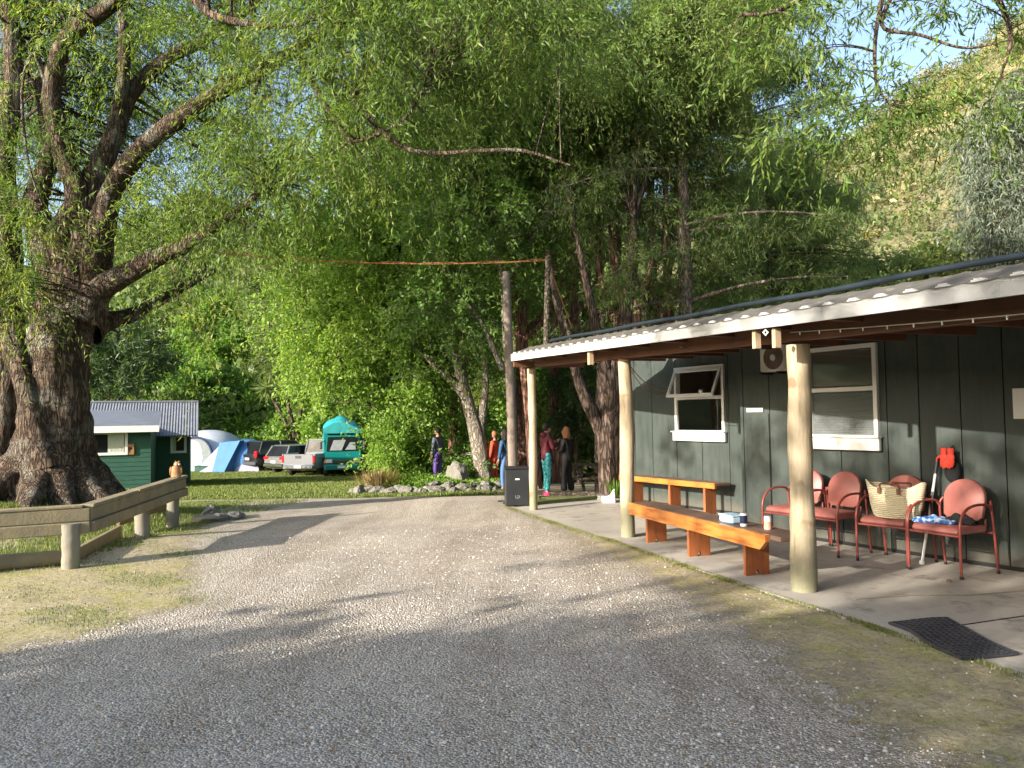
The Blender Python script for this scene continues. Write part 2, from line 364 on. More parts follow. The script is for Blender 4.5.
def spline(pts,rad,k=6):
    """smooth a polyline (Catmull-Rom) with radii"""
    P=np.array(pts,float); Rr=np.array(rad,float); n=len(P); out=[];ro=[]
    Q=np.vstack([2*P[0]-P[1],P,2*P[-1]-P[-2]])
    for i in range(n-1):
        a,b,c,d=Q[i],Q[i+1],Q[i+2],Q[i+3]
        for j in range(k):
            t=j/k; out.append(.5*((2*b)+(-a+c)*t+(2*a-5*b+4*c-d)*t*t+(-a+3*b-3*c+d)*t**3)); ro.append(Rr[i]*(1-t)+Rr[i+1]*t)
    out.append(P[-1]); ro.append(Rr[-1]); return np.array(out),np.array(ro)
def limbs_mesh(limbs,seg=12,rough=.06,rg=RG,ridges=0):
    parts=[];samp=[]
    for pts,rad in limbs:
        P,r=spline(pts,rad,6); samp.append(np.column_stack([P,r]))
        sg=seg if r[0]<.5 else 40
        if r[0]>=.35:
            P,r=spline(pts,rad,14)
        V,Fq=tubes(P[None],r[None],sg)
        k=len(P); V=V.reshape(k,sg,3); c=P[:,None,:]; d=V-c
        an=np.arange(sg)*2*PI/sg; zz=np.arange(k)[:,None]
        ph=rg.random(4)*6
        m=1+rough*(np.sin(3*an+ph[0]+zz*.22)*.7+np.sin(5*an+ph[1]-zz*.13)+.6*np.sin(zz*.9+ph[2]+2*an))+rough*.6*rg.normal(size=(k,sg))*(.6 if r[0]<.3 else .35)
        if ridges and r[0]>=.35: m=m+ridges*np.abs(np.sin(9*an+ph[3]+.9*np.sin(zz*.15)))
        V=(c+d*m[:,:,None]).reshape(-1,3); parts.append((V,Fq))
    return parts,np.concatenate(samp)
def crown_parts(ells,samp,rg,ntw=6,nleaf=14,tl=.8,droop=.6,L=.12,W=.02,lsp=.05,down=.5,branch_r=.02,shell=.55,flat=.7,tint_sp=.25):
    C=[];O=[];TS=[]
    for e in ells:
        c=np.array(e[0],float); rr=np.array(e[1] if hasattr(e[1],'__len__') else (e[1],)*3,float); n=e[2]
        d=nrmz(rg.normal(size=(n,3))); q=rg.random(n)**(1/3.); q=np.where(rg.random(n)<shell,.72+.28*q,q)
        C.append(c+d*q[:,None]*rr*(1+.15*rg.normal(size=(n,1)))); O.append(d); TS.append(np.full(n,e[3] if len(e)>3 else 0.))
    C=np.concatenate(C); O=np.concatenate(O); TS=np.concatenate(TS); n=len(C)
    # branch from nearest limb sample
    B=np.empty((n,6,3)); Rb=np.empty((n,6)); S3=samp[:,:3]
    for i in range(n):
        d2=((S3-C[i])**2).sum(1)+ np.maximum(0,S3[:,2]-C[i,2]+.1)**2*1.5; j=int(np.argmin(d2*(1+.5*rg.random(len(d2)))))
        a=S3[j]; b=C[i]; m=(a+b)/2+np.array([0,0,.12*np.linalg.norm(b-a)])+rg.normal(size=3)*.08*np.linalg.norm(b-a)
        t=np.linspace(0,1,6)[:,None]; B[i]=(1-t)**2*a+2*t*(1-t)*m+t*t*b
        r_=min(samp[j,3]*.5,branch_r*(1+.35*np.linalg.norm(b-a))); Rb[i]=np.linspace(r_,branch_r*.35,6)
    parts=[tubes(B,Rb,5)]
    # twigs
    m=n*ntw; c=np.repeat(C,ntw,0)+rg.normal(size=(m,3))*tl*.22; o=np.repeat(O,ntw,0)
    d=nrmz(o*.6+rg.normal(size=(m,3))*np.array([1,1,flat])*.75); l=tl*(.5+.8*rg.random((m,1)))
    def tp(t): return c[:,None,:]+d[:,None,:]*(l[:,None,:]*t)+np.array([0,0,-1.])*(droop*l[:,None,:]*t*t)
    tk=np.array([0,.35,.7,1.])[None,:,None]; TP=tp(tk); parts.append(tubes(TP,np.tile(np.array([.3,.24,.16,.06])*branch_r,(m,1)),3))
    t=(np.arange(nleaf)[None,:]+rg.random((m,nleaf)))/nleaf; P=tp(t[:,:,None]).reshape(-1,3)
    P=P+rg.normal(size=P.shape)*lsp
    D=np.repeat(d,nleaf,0)*.5+rg.normal(size=P.shape)*.6+np.array([0,0,-down])
    tint=np.repeat(np.repeat(TS+.45+tint_sp*.6*rg.normal(size=n),ntw)+tint_sp*.3*rg.normal(size=m),nleaf)+tint_sp*.5*rg.normal(size=len(P))
    sz=.7+.6*rg.random(len(P))
    V,Fq=leaves(P,D,L*sz,W*sz,rg)
    return parts,V,Fq,np.repeat(np.clip(tint,0,1),4)
def tree(name,label,cat_,base,limbs,ells,leafm,barkm,seed,group=None,rough=.06,ridges=0,**k):
    rg=np.random.default_rng(seed); t=thing(name,label,cat_,base,0,group); off=np.array(base)
    wp,samp=limbs_mesh(limbs,rg=rg,rough=rough,ridges=ridges)
    cp,V,Fq,ti=crown_parts(ells,samp,rg,**k)
    wv,wf=cat(wp+cp)
    fastmesh('trunk',wv-off,wf,barkm,t,smooth=True); fastmesh('crown',V-off,Fq,leafm,t,tint=ti)
    return t
# ================================================================ GROUND
def interp(x,xs,ys): return np.interp(x,xs,ys)
# verandah frames: posts stand on one line, the wall runs on another
W0=np.array([4.99,7.62]); WA=math.atan2(.856,-.517)       # wall origin / direction (local x away from camera, local y out to the yard)
tW=np.array([-.517,.856]); nW=np.array([-.856,-.517])
def WB(a,b,z=0): p=W0+tW*a+nW*b; return (p[0],p[1],z)
P3=np.array([2.56,6.95]); t2=np.array([-.3323,.9432]); n2=np.array([.9432,.3323])
def edge_x(y): k=(y-P3[1]+.30*n2[1])/t2[1]; return P3[0]+t2[0]*k-.30*n2[0]
def drive_g(x,y):
    xl=interp(y,[-6,3,5.4,6.8,8.5,11,13,16,17.4,17.6],[-9,-4.6,-3.5,-2.75,-3.5,-4.5,-5.0,-6.3,-8,-60])
    xr=interp(y,[-6,3.7,4.5,5.5,6.8,8.9,12.3,14,15.5,19],[1.8,1.35,1.35,1.3,1.15,.65,0.05,-.25,-.2,-.2])
    ex=edge_x(y)
    l=sstep(x,xl-.9,xl+.7)*np.clip(1+(x-xl+.9)*.0,0,1)
    r=1-sstep(x,xr-.5,xr+.9)*.62; r=r*(1-sstep(x,xr+.0,xr+.9)*sstep(y,13.9,15.0))
    far=1-sstep(y+.12*vnoise(x*2,0*x)-.02*np.abs(x+4),19.0,19.9)
    g=l*r*far
    lv=.36*sstep(x,xl-2.6,xl-1.6)*(1-sstep(y,8.2,9.2))*far      # thin worn verge on the left
    return np.maximum(g,lv)
def dirt_a(x,y):
    a=.62*np.exp(-((x+4.9)/.8)**2)*(1-sstep(y,8.6,13.5))+.45*(x>-4.9)*(1-sstep(y,9.,14))
    a=a+.75*np.exp(-((x+9.5)/4.5)**2-((y-30.0)/1.8)**2)+.7*np.exp(-((x+5.2)/2.2)**2-((y-25.6)/1.3)**2)+.45*np.exp(-((x+3)/6)**2-((y-20.6)/.5)**2)
    a=a+.9*sstep(x,-1.2,.3)*sstep(y,15.0,16.5)*(1-sstep(y,26,30))
    a=a+.6*np.exp(-((x+7.0)/1.5)**2-((y-10.5)/1.3)**2)
    return a
def grid(xs,ys,zf):
    X,Y=np.meshgrid(xs,ys); Z=zf(X,Y); V=np.stack([X,Y,Z],-1).reshape(-1,3); nx=len(xs); ny=len(ys)
    i=np.arange(ny-1)[:,None]*nx+np.arange(nx-1)[None,:]; Fq=np.stack([i,i+1,i+nx+1,i+nx],-1).reshape(-1,4); return V,Fq
xs=np.concatenate([-np.geomspace(600,14,26),np.arange(-13.8,9,.2),np.geomspace(9.2,600,26)])
ys=np.concatenate([-np.geomspace(600,4,22),np.arange(-3.8,30,.2),np.geomspace(30.3,600,34)])
def slab_in(x,y,z):  # keep the ground under the slab a little lower
    a=(x-W0[0])*tW[0]+(y-W0[1])*tW[1]
    m=sstep(x-edge_x(y),.06,.3)*(1-sstep(y-.6*(x+.1),13.40,13.58)); return z-.12*m
V,Fq=grid(xs,ys,lambda x,y: slab_in(x,y,ter(x,y))-.006)
tag(fastmesh('ground',V,Fq,'ground',smooth=True,attrs=dict(g=drive_g(V[:,0],V[:,1])*0,dirt=dirt_a(V[:,0],V[:,1]),moss=V[:,0]*0)),'green and worn grassy ground of the camp site',kind='structure')
xs=np.arange(-14,8,.1); ys=np.arange(-5,21,.1)
V,Fq=grid(xs,ys,lambda x,y: ter(x,y)+.008-.06*sstep(x-edge_x(y),.0,.12)*(1-sstep(y-.6*(x+.1),13.40,13.58)))
g=drive_g(V[:,0],V[:,1]); inside=(V[:,0]<edge_x(V[:,1])+.24)|(V[:,1]>14.7)
keep=((g>.012)&inside)[Fq].all(1); Fq=Fq[keep]; used=np.unique(Fq); mp=np.zeros(len(V),int); mp[used]=np.arange(len(used)); V=V[used]; Fq=mp[Fq]; g=g[used]
moss=np.clip(.15+sstep(V[:,0],-.6,.5)+.8*(1-sstep(V[:,1],8.5,9.5))*(V[:,0]<0),0,1)
tag(fastmesh('gravel_drive',V,Fq,'drive',smooth=True,attrs=dict(g=g,dirt=dirt_a(V[:,0],V[:,1]),moss=moss)),'grey loose gravel drive crossing the yard',kind='structure')
# hills
az=np.radians(np.linspace(-180,180,420)); rr=np.concatenate([np.arange(27,150,1.4),np.arange(150,420,12)])
A,Rr=np.meshgrid(az,rr); X=Rr*np.sin(A); Y=Rr*np.cos(A); Z=hill(X,Y); nx=len(az)
i=np.arange(len(rr)-1)[:,None]*nx+np.arange(nx-1)[None,:]; Fq=np.stack([i,i+1,i+nx+1,i+nx],-1).reshape(-1,4); V=np.stack([X,Y,Z],-1).reshape(-1,3)
dry=(sstep(np.degrees(A),4,18)*(1-sstep(np.degrees(A),60,90))).ravel()
tag(fastmesh('hills',V,Fq,'hill',smooth=True,attrs=dict(dry=dry)),'steep bush and scrub hills round the valley',kind='structure')
# ================================================================ VERANDAH AND BUILDING
LB=thing('lodge_building','long dark green clad lodge with white fascia and pole verandah','building',(W0[0],W0[1],0),WA)
def rectwall(mb,a0,a1,z0,z1,b,holes,th=.018,joints=()):
    """cladding panels between joints, with holes (a0,a1,z0,z1)"""
    js=[a0]+sorted(j for j in joints if a0<j<a1)+[a1]; g=.006
    for u,v in zip(js[:-1],js[1:]):
        cuts=sorted(set([u+g,v-g]+[q for h in holes for q in h[:2] if u+g<q<v-g]))
        for c0,c1 in zip(cuts[:-1],cuts[1:]):
            mid=(c0+c1)/2; hs=[h for h in holes if h[0]<mid<h[1]]; zz=z0
            for h in hs:
                mb.box(((c0+c1)/2,b-th/2,(zz+h[2])/2),(c1-c0,th,h[2]-zz)); zz=h[3]
            mb.box(((c0+c1)/2,b-th/2,(zz+z1)/2),(c1-c0,th,z1-zz))
BW=(1.47,2.42,1.27,2.39); SW=(4.86,5.99,1.27,2.39)
mj=[-4.9,-4.2,-3.5,-2.8,-2.1,-1.4,-.7,-.28,.12,.55,1.0,1.38,1.99,2.55,3.05,3.5]
m=MB(); rectwall(m,-5.2,3.56,0.0,2.98,0,[BW],joints=mj)
m.box((3.551,-.56,1.49),(.018,1.08,2.98)); m.build('wall','wall',LB)
m=MB(); rectwall(m,3.57,7.45,0.0,2.98,-1.1,[SW],joints=[4.1,4.45,4.80,5.40,6.0,6.62,7.1]); m.box((7.46,-3.2,1.49),(.02,4.22,2.98)); m.build('wall','wall',LB)
m=MB()
def backs(mb,a0,a1,b,h):
    for (u,v,z0,z1) in ((a0,h[0],0,2.9),(h[1],a1,0,2.9),(h[0],h[1],0,h[2]),(h[0],h[1],h[3],2.9)): mb.box(((u+v)/2,b,(z0+z1)/2),(v-u,.012,z1-z0))
backs(m,-5.2,3.5,-.028,BW); backs(m,3.6,7.42,-1.128,SW); m.build('wall_lining','wallback',LB)
m=MB(); m.box((-.4,-.0+.004,.02),(7.9,.02,.04)); m.box((5.5,-1.096,.02),(3.8,.02,.04)); m.build('base_board','wallback',LB)
# closet door panel in the wall
m=MB(); m.box((3.26,.009,.80),(.40,.014,1.56)); m.build('cupboard_door','wall',LB)
def window(par,h,b,open_top,blind):
    a0,a1,z0,z1=h; zm=z0+(z1-z0)*.53; fr=MB(); w=.05
    for c,d in (((a0+w/2,b,(z0+z1)/2),(w,.09,z1-z0)),((a1-w/2,b,(z0+z1)/2),(w,.09,z1-z0)),(((a0+a1)/2,b,z1-w/2),(a1-a0-2*w,.088,w)),(((a0+a1)/2,b,zm),(a1-a0-2*w,.086,w)),(((a0+a1)/2,b,z0+w/2),(a1-a0-2*w,.088,w))):
        fr.box(c,d)
    W=fr.build('window','white',par)
    s=MB(); s.box(((a0+a1)/2,b+.055,z0-.055),(a1-a0+.06,.05,.15),bev=.006); s.box(((a0+a1)/2,b+.07,z0+.027),(a1-a0+.08,.085,.018)); s.build('sill','white',W)
    if blind:   # tall lower part painted over in white, blinds above
        s=MB(); s.box(((a0+a1)/2,b-.01,zm+(z1-zm)/2),(a1-a0-.1,.006,z1-zm-.08)); s.build('roller_blind','blind',W)
        s=MB(); z=z0+.06
        while z<zm-.04: s.box(((a0+a1)/2,b-.03,z),(a1-a0-.1,.02,.014),rx=.6); z+=.02
        s.box(((a0+a1)/2,b-.05,(z0+zm)/2),(a1-a0-.1,.005,zm-z0-.06)); s.build('slat_blind','blind2',W)
    s=MB(); s.box(((a0+a1)/2,b+.012,(z0+zm)/2),(a1-a0-.1,.005,zm-z0-.06)); s.build('pane','glass',W)
    if not open_top:
        s=MB(); s.box(((a0+a1)/2,b+.012,(zm+z1)/2),(a1-a0-.1,.005,z1-zm-.08)); s.build('pane','glass',W)
    else:
        an=.42; H=z1-zm-.03; ca,sa=math.cos(an),math.sin(an); zt=z1-.05; bt=b+.05
        def sp(aa,q): return (aa,bt+q*sa,zt-q*ca)
        sa_=MB()
        for c,d in (((a0+.05,H/2),(.045,H)),((a1-.05,H/2),(.045,H)),(((a0+a1)/2,.02),(a1-a0-.145,.045)),(((a0+a1)/2,H-.02),(a1-a0-.145,.045))):
            p=sp(*c); sa_.box(p,(d[0],.03,d[1]),rx=an)
        sh=sa_.build('open_sash','white',W)
    return W
w1=window(LB,BW,0,False,True)
w2=window(LB,SW,-1.1,True,False)
# rooms behind the windows
for (a0,a1,z0,z1),b in ((BW,-.06),(SW,-1.16)):
    m=MB(); d=1.5
    m.box(((a0+a1)/2,b-d,1.6),(2.6,.02,2.4)); m.box((a0-.7,b-d/2-.02,1.6),(.02,d,2.4)); m.box((a1+.7,b-d/2-.02,1.6),(.02,d,2.4)); m.box(((a0+a1)/2,b-d/2-.02,.5),(2.6,d,.02)); m.box(((a0+a1)/2,b-d/2-.02,2.75),(2.6,d,.02))
    m.build('room_lining','interior',LB)
m=MB(); m.box((5.15,-1.75,1.45),(.5,.02,.55)); m.box((5.32,-1.73,1.55),(.06,.02,.06)); cb=thing('notice_board','cork board with pins seen through the lower pane of the open window','board',WB(5.22,-1.22,.80),WA)
m=MB(); m.box((0,0,.66),(.62,.025,.74)); m.build('board_panel','card',cb)
for x,z in ((.1,.8),(-.05,.8),(.12,.6),(-.1,.55),(.02,.7)): m=MB(); m.box((x,.016,z),(.05,.006,.04)); m.build('pinned_note','benchtop',cb)
m=MB(); m.lathe([(0.0,0),(.05,.0),(.055,.02),(.055,.1),(.045,.12),(.0,.125)],WB(5.5,-1.22,1.885),14)
tag(m.build('cup','tin',smooth=True),'small shiny cup standing behind the open top sash','cup')
# posts
def pole(mb,p,h,r0_,r1,seed,lean=(0,0)):
    rg=np.random.default_rng(seed); k=22; sg=18; zz=np.linspace(0,h,k); an=np.arange(sg)*2*PI/sg
    r=r0_+(r1-r0_)*zz/h; bul=np.interp(zz,np.linspace(0,h,8),1+min(.06,.025*h)*rg.normal(size=8))
    cx=p[0]+lean[0]*zz/h+.006*min(2,h)*np.interp(zz,np.linspace(0,h,6),rg.normal(size=6)); cy=p[1]+lean[1]*zz/h+zz*0
    m=1+.02*rg.normal(size=(k,sg)); V=np.stack([cx[:,None]+(r*bul)[:,None]*m*np.cos(an),cy[:,None]+(r*bul)[:,None]*m*np.sin(an),np.repeat(zz[:,None],sg,1)+p[2]],-1).reshape(-1,3)
    f=[(i*sg+j,i*sg+(j+1)%sg,(i+1)*sg+(j+1)%sg,(i+1)*sg+j) for i in range(k-1) for j in range(sg)]+[tuple((k-1)*sg+j for j in range(sg)),tuple(range(sg-1,-1,-1))]
    mb.add(V,f)
def toW(x,y): d=np.array([x,y])-W0; return (d@tW,d@nW)
for x,y,h,ra,rb,sd in ((2.60,6.98,2.24,.112,.098,1),(1.50,10.17,2.36,.100,.088,5),(.345,13.22,2.44,.076,.07,8)):
    m=MB(); a,b=toW(x,y); pole(m,(a,b,-.03),h,ra,rb,sd); m.build('post','post',LB,True)
# fascia, beam and roof run parallel to the row of posts and rise slightly away from the camera
def FP(k,off,z=0): p=P3+t2*k-n2*off; return np.array([p[0],p[1],z])
FK=[-7.5,6.53]; zb=lambda k:2.34+.0293*k       # bottom of the fascia (k along the posts)
def bar(mb,k0,k1,o0,o1,z0,z1,zf=zb,n=1):
    for i in range(n):
        a=k0+(k1-k0)*i/n; b=k0+(k1-k0)*(i+1)/n
        q=[FP(a,o0,zf(a)+z0),FP(b,o0,zf(b)+z0),FP(b,o1,zf(b)+z0),FP(a,o1,zf(a)+z0)]; q+= [v+np.array([0,0,z1-z0]) for v in q]; mb.hexa(q)
FO=.40
m=MB(); bar(m,FK[0],FK[1],FO,FO+.025,0,.118,n=1)
for k in np.arange(FK[0]+.1,FK[1],.26):
    bar(m,k-.05,k+.05,FO+.001,FO+.024,.117,.128); bar(m,k-.032,k+.032,FO+.001,FO+.024,.127,.137); m.build('fascia','fascia',LB,world=True)
# corrugated verandah roof: steep strip behind the fascia up to the pipe, flat roof behind it
def roofsheet(k0,k1,d0,d1,zfun,amp=.006,per=.26,th=.004):
    ks=np.arange(k0,k1,per/8); V=[]; 
    for k in ks:
        ph=(k/per)%1.; c=amp*(max(0,math.cos(2*PI*ph))**1.5)*1.6
        for d in (d0,d1): V.append(FP(k,-d,zfun(k,d)+c))
    n=len(ks); V=np.array(V); V2=V-np.array([0,0,th]); f=[]
    for i in range(n-1): f+= [(2*i,2*i+2,2*i+3,2*i+1),(2*n+2*i+1,2*n+2*i+3,2*n+2*i+2,2*n+2*i),(2*i,2*n+2*i,2*n+2*i+2,2*i+2),(2*i+1,2*i+3,2*n+2*i+3,2*n+2*i+1)]
    mb=MB(); mb.add(np.concatenate([V,V2]),f); return mb
DR=.33
zs=lambda k,d: zb(k)+.124+.36*(d+FO)
m=roofsheet(FK[0]-.02,FK[1]+.04,-FO-.035,DR-FO,zs); m.build('roof','roof',LB,world=True)
zt=lambda k:zb(k)+.124+.36*DR
m=MB()
q=[FP(FK[0],-(DR-FO),zt(FK[0])+.0),FP(5.75,-(DR-FO),zt(5.75)),FP(4.2,-5.4,zt(5.75)+.12),FP(FK[0]-2,-6.4,zt(FK[0])+.2)]
m.hexa([v-np.array([0,0,.05]) for v in q]+q); m.build('roof_deck','roof',LB,world=True)
m=MB(); kk=np.linspace(FK[0],5.55,40); m.tube([FP(k,-(DR-FO)+.03,zt(k)+.045+.006*math.sin(k*3)) for k in kk],.024,10); m.build('ridge_pipe','pipe',LB,True,world=True)
m=MB(); bar(m,FK[0],FK[1]-.1,-.05,.05,-.10,.07); bar(m,FK[1]-.06,FK[1],-.9,FO-.01,-.10,.0)
bar(m,FK[0],FK[1]-.02,FO-.035,FO-.003,.004,.09)
m.build('verandah_beam','beam',LB,world=True)
def rafter(k,st):
    a=FP(k,FO-.04,zb(k)+.0); b=FP(k,-2.2,zb(k)+.0)
    w=t2*.025; W3=np.array([w[0],w[1],0]); m=MB()
    q=[a-W3,a+W3,b+W3,b-W3]; q2=[a-W3+[0,0,.09],a+W3+[0,0,.09],b+W3+[0,0,.16],b-W3+[0,0,.16]]; m.hexa(q+q2); m.build('rafter','beam',LB,world=True)
for k in np.arange(-6.8,6.4,.85): rafter(k,0)
def stub(px,py,w,h):
    # short raw block hanging below the fascia, on the rafter end
    d=at(px,py,1.)-np.array([0,0,EYE]); c=P3@n2-(FO-.06); kq=c/(d[:2]@n2); p=np.array([0,0,EYE])+d*kq
    m=MB(); m.box(p,(w,.06,h),rz=math.atan2(t2[1],t2[0])+PI); m.build('rafter_block','stub',LB,world=True)
stub(756.5,338,.045,.19); stub(776.5,338,.045,.17); stub(590.5,357.5,.06,.19)
# dark ceiling lining under the roof
m=MB(); q=[FP(FK[0],-.06,zb(FK[0])+.17),FP(FK[1]-.1,-.06,zb(FK[1])+.17),FP(FK[1]-1.2,-2.9,2.72),FP(FK[0],-3.2,2.62)]; m.hexa([v-np.array([0,0,.012]) for v in q]+q); m.build('soffit','beam',LB,world=True)
# slab
m=MB(); E0=FP(-9,.30); E1=FP(7.15,.30); far=np.array([3.6,17.0]); q=[E0,E1,np.array([3.0,15.5,0]),np.array(WB(-8,-1.2))]
top=[(p[0],p[1]) for p in q]; m.prism(top,-.35,0.0,ax='z'); slab=tag(m.build('concrete_verandah_floor','concrete'),'worn grey concrete floor of the verandah',kind='structure')
m=MB()
def strip(x0,y0,x1,y1,w):
    d=Vector((x1-x0,y1-y0,0)); L=d.length; m.box(((x0+x1)/2,(y0+y1)/2,.002),(L,w,.004),rz=math.atan2(d.y,d.x))
strip(3.2,5.75,5.4,6.55,.012); m.build('joint','wallback',slab)
m=MB(); pts=[(2.9,6.62),(3.4,6.72),(3.9,6.70),(4.6,6.86),(5.3,6.93)]
for (x0,y0),(x1,y1) in zip(pts[:-1],pts[1:]): strip(x0,y0,x1,y1,.018)
m.build('filled_crack','kerb',slab)
# ---- things on the wall
t=thing('heat_pump_unit','off white fan unit mounted high on the green wall beside the first pole','heat pump',WB(2.87,0,2.13),WA)
m=MB(); m.box((-.02,.09,.18),(.40,.16,.36),bev=.02); m.build('casing','acwhite',t)
m=MB(); 
for r in (.05,.075,.1,.125,.15): m.tube([(-.05+r*math.cos(a),.176,.18+r*math.sin(a)) for a in np.linspace(0,2*PI,25)[:-1]],.005,6,closed=True)
m.lathe([(.0,.17),(.155,.17),(.155,.172),(0,.172)],(-.05,0,.18),28,'y'); gq=m.build('fan_grille','grille',t)
m=MB(); m.lathe([(.0,.168),(.045,.172),(.04,.19),(.0,.195)],(-.05,0,.18),18,'y'); m.build('fan_hub','acwhite',t,True)
m=MB(); m.box((.12,.12,-.02),(.03,.24,.03)); m.box((-.16,.12,-.02),(.03,.24,.03)); m.build('bracket','blackplastic',t)
m=MB(); m.box((0,.022,0),(.28,.012,.055),bev=.004); o=m.build('door_sign','white'); o.location=WB(3.28,.0,1.635); o.rotation_euler=(0,0,WA); tag(o,'narrow white plate above the green cupboard door','sign')
m=MB(); m.box((0,.012,0),(.22,.006,.30)); o=m.build('paper_notice','paper'); o.location=WB(-.08,0,1.65); o.rotation_euler=(0,0,WA); tag(o,'white paper notice on the dark wall at the right edge','notice')
m=MB(); m.tube([(0,0,0),(.02,0,-.02),(.0,0,-.045),(-.02,0,-.02)],.008,8,closed=True); o=m.build('hook_ring','whiteplastic'); p=FP(0,0); d=at(765.5,330,1.)-np.array([0,0,EYE]); kq=(P3@n2-FO-.03)/(d[:2]@n2); o.location=tuple(np.array([0,0,EYE])+d*kq); tag(o,'small white ring hanging under the fascia between two raw wood blocks','hook')
# string lights under the fascia
t=thing('string_lights','thin string of small white lights hung under the fascia','string lights',(FP(-.5,FO-.1,2.2)))
pts=[]; lamps=[]
for i,k in enumerate(np.linspace(-.1,-7.2,60)):
    z=zb(k)-.05-.055*abs(math.sin((k+.1)*.62)); pts.append(FP(k,.12,z+.02)); 
    if i%2: lamps.append(pts[-1])
m=MB(); m.tube(pts,.004,5); m.build('cord','wire',t,world=True)
for p in lamps[:26]:
    m=MB(); m.lathe([(.0,-.03),(.006,-.025),(.007,0),(.0,.005)],p,6); m.build('bulb','whiteplastic',t,world=True)
# cords under the left part of the verandah roof
m=MB()
def sag(p,q,s,n=14): p=np.array(p,float);q=np.array(q,float); return [p+(q-p)*u-np.array([0,0,s*4*u*(1-u)]) for u in np.linspace(0,1,n)]
m.tube(sag(np.array([1.52,10.25,2.33]),WB(6.05,-1.0,2.05),.16),.007,5); m.tube(sag(np.array([1.53,10.25,2.30]),WB(6.05,-.98,2.02),.24),.006,5)
tag(m.build('extension_cable','orangewire',None,True),'reddish brown cords sagging from the middle pole to the open window','cord')
m=MB(); m.tube(sag(FP(1.6,.2,2.33),WB(4.1,-.1,2.55),.02),.006,5); tag(m.build('washing_line','wire',None,True),'pale cord strung under the verandah roof above the open window','cord')
# ================================================================ FURNITURE
def bench(name,label,p0,p1,inward,seat_w,beam_h,zt_,leg_s,leg_w,over,mat_seat):
    """bench with a deep front board; p0->p1 is the top front edge"""
    d=np.array(p1)-np.array(p0); L=float(np.hypot(*d)); rz=math.atan2(d[1],d[0]); t=thing(name,label,'bench',(p0[0],p0[1],0),rz)
    s=inward
    m=MB(); bh=beam_h
    m.prism([(0,zt_),(L,zt_),(L+.0,zt_-bh*.45),(L-.09,zt_-bh),(0.02,zt_-bh)] if over else [(0,zt_),(L,zt_),(L,zt_-bh),(0,zt_-bh)],0,s*.045); m.build('front_board','varnish',t)
    m=MB(); m.box((L/2+over/2,s*(.05+seat_w/2),zt_-.025),(L+over,seat_w,.045),bev=.006); m.build('seat',mat_seat,t)
    for x in leg_s:
        m=MB(); w=seat_w*.78; y0=.05; hz=zt_-.05
        poly=[(y0,0),(y0+w*.36,0),(y0+w*.5,.06),(y0+w*.64,0),(y0+w,0),(y0+w,hz),(y0,hz)]; m.prism([(s*a,b) for a,b in poly],x-leg_w/2,x+leg_w/2,ax='x'); m.build('leg','benchleg',t)
    return t
bench('long_bench','long orange varnished bench nearest the yard with a deep front board',(1.486,10.077),(2.336,7.231),1,.34,.15,.46,(.42,1.45,2.55),.045,.16,'benchtop')
pa=WB(7.0,-.62)[:2]; pb=WB(4.68,-.62)[:2]
bench('wall_bench','orange varnished bench standing against the wall under the open window',pa,pb,1,.30,.085,.515,(.30,1.25,2.05),.045,0,'benchtop')
def can(name,label,p,r,h,mats,band):
    t=thing(name,label,'can',p); m=MB(); m.lathe([(r*.8,0),(r,.008),(r,h-.015),(r*.85,h)],(0,0,0),18); b=m.build('can_body',mats,t,True)
    m=MB(); m.lathe([(r*.86,h),(r*.88,h+.003),(r*.8,h+.002),(0,h-.001)],(0,0,0),18); m.build('rim','tin',t,True)
    m=MB(); m.lathe([(r*1.012,band[0]),(r*1.012,band[1])],(0,0,0),18); m.build('label_band',band[2],b,True)
M['navy']=pm('navy_label',(.02,.025,.08),(.015,.02,.06),20,.4); M['peach']=pm('peach_label',(.75,.38,.26),(.68,.32,.22),20,.5)
can('drink_can','dark blue and white drink can on the long bench',(2.31,7.80,.46),.036,.13,'whiteplastic',(.03,.11,'navy'))
can('drink_cup','white and peach paper cup at the near end of the long bench',(2.48,7.58,.46),.036,.13,'whiteplastic',(.0,.075,'peach'))
M['clearblue']=pm('translucent_blue_plastic',(.42,.62,.78),(.50,.70,.82),6,.25)
t=thing('food_tub','pale blue plastic food tub with lid on the long bench','tub',(2.28,8.10,.46),-1.25)
m=MB(); m.box((0,0,.035),(.24,.16,.07),bev=.012); m.build('tub_body','clearblue',t); m=MB(); m.box((0,0,.077),(.255,.175,.014),bev=.005); m.build('lid','clearblue',t)
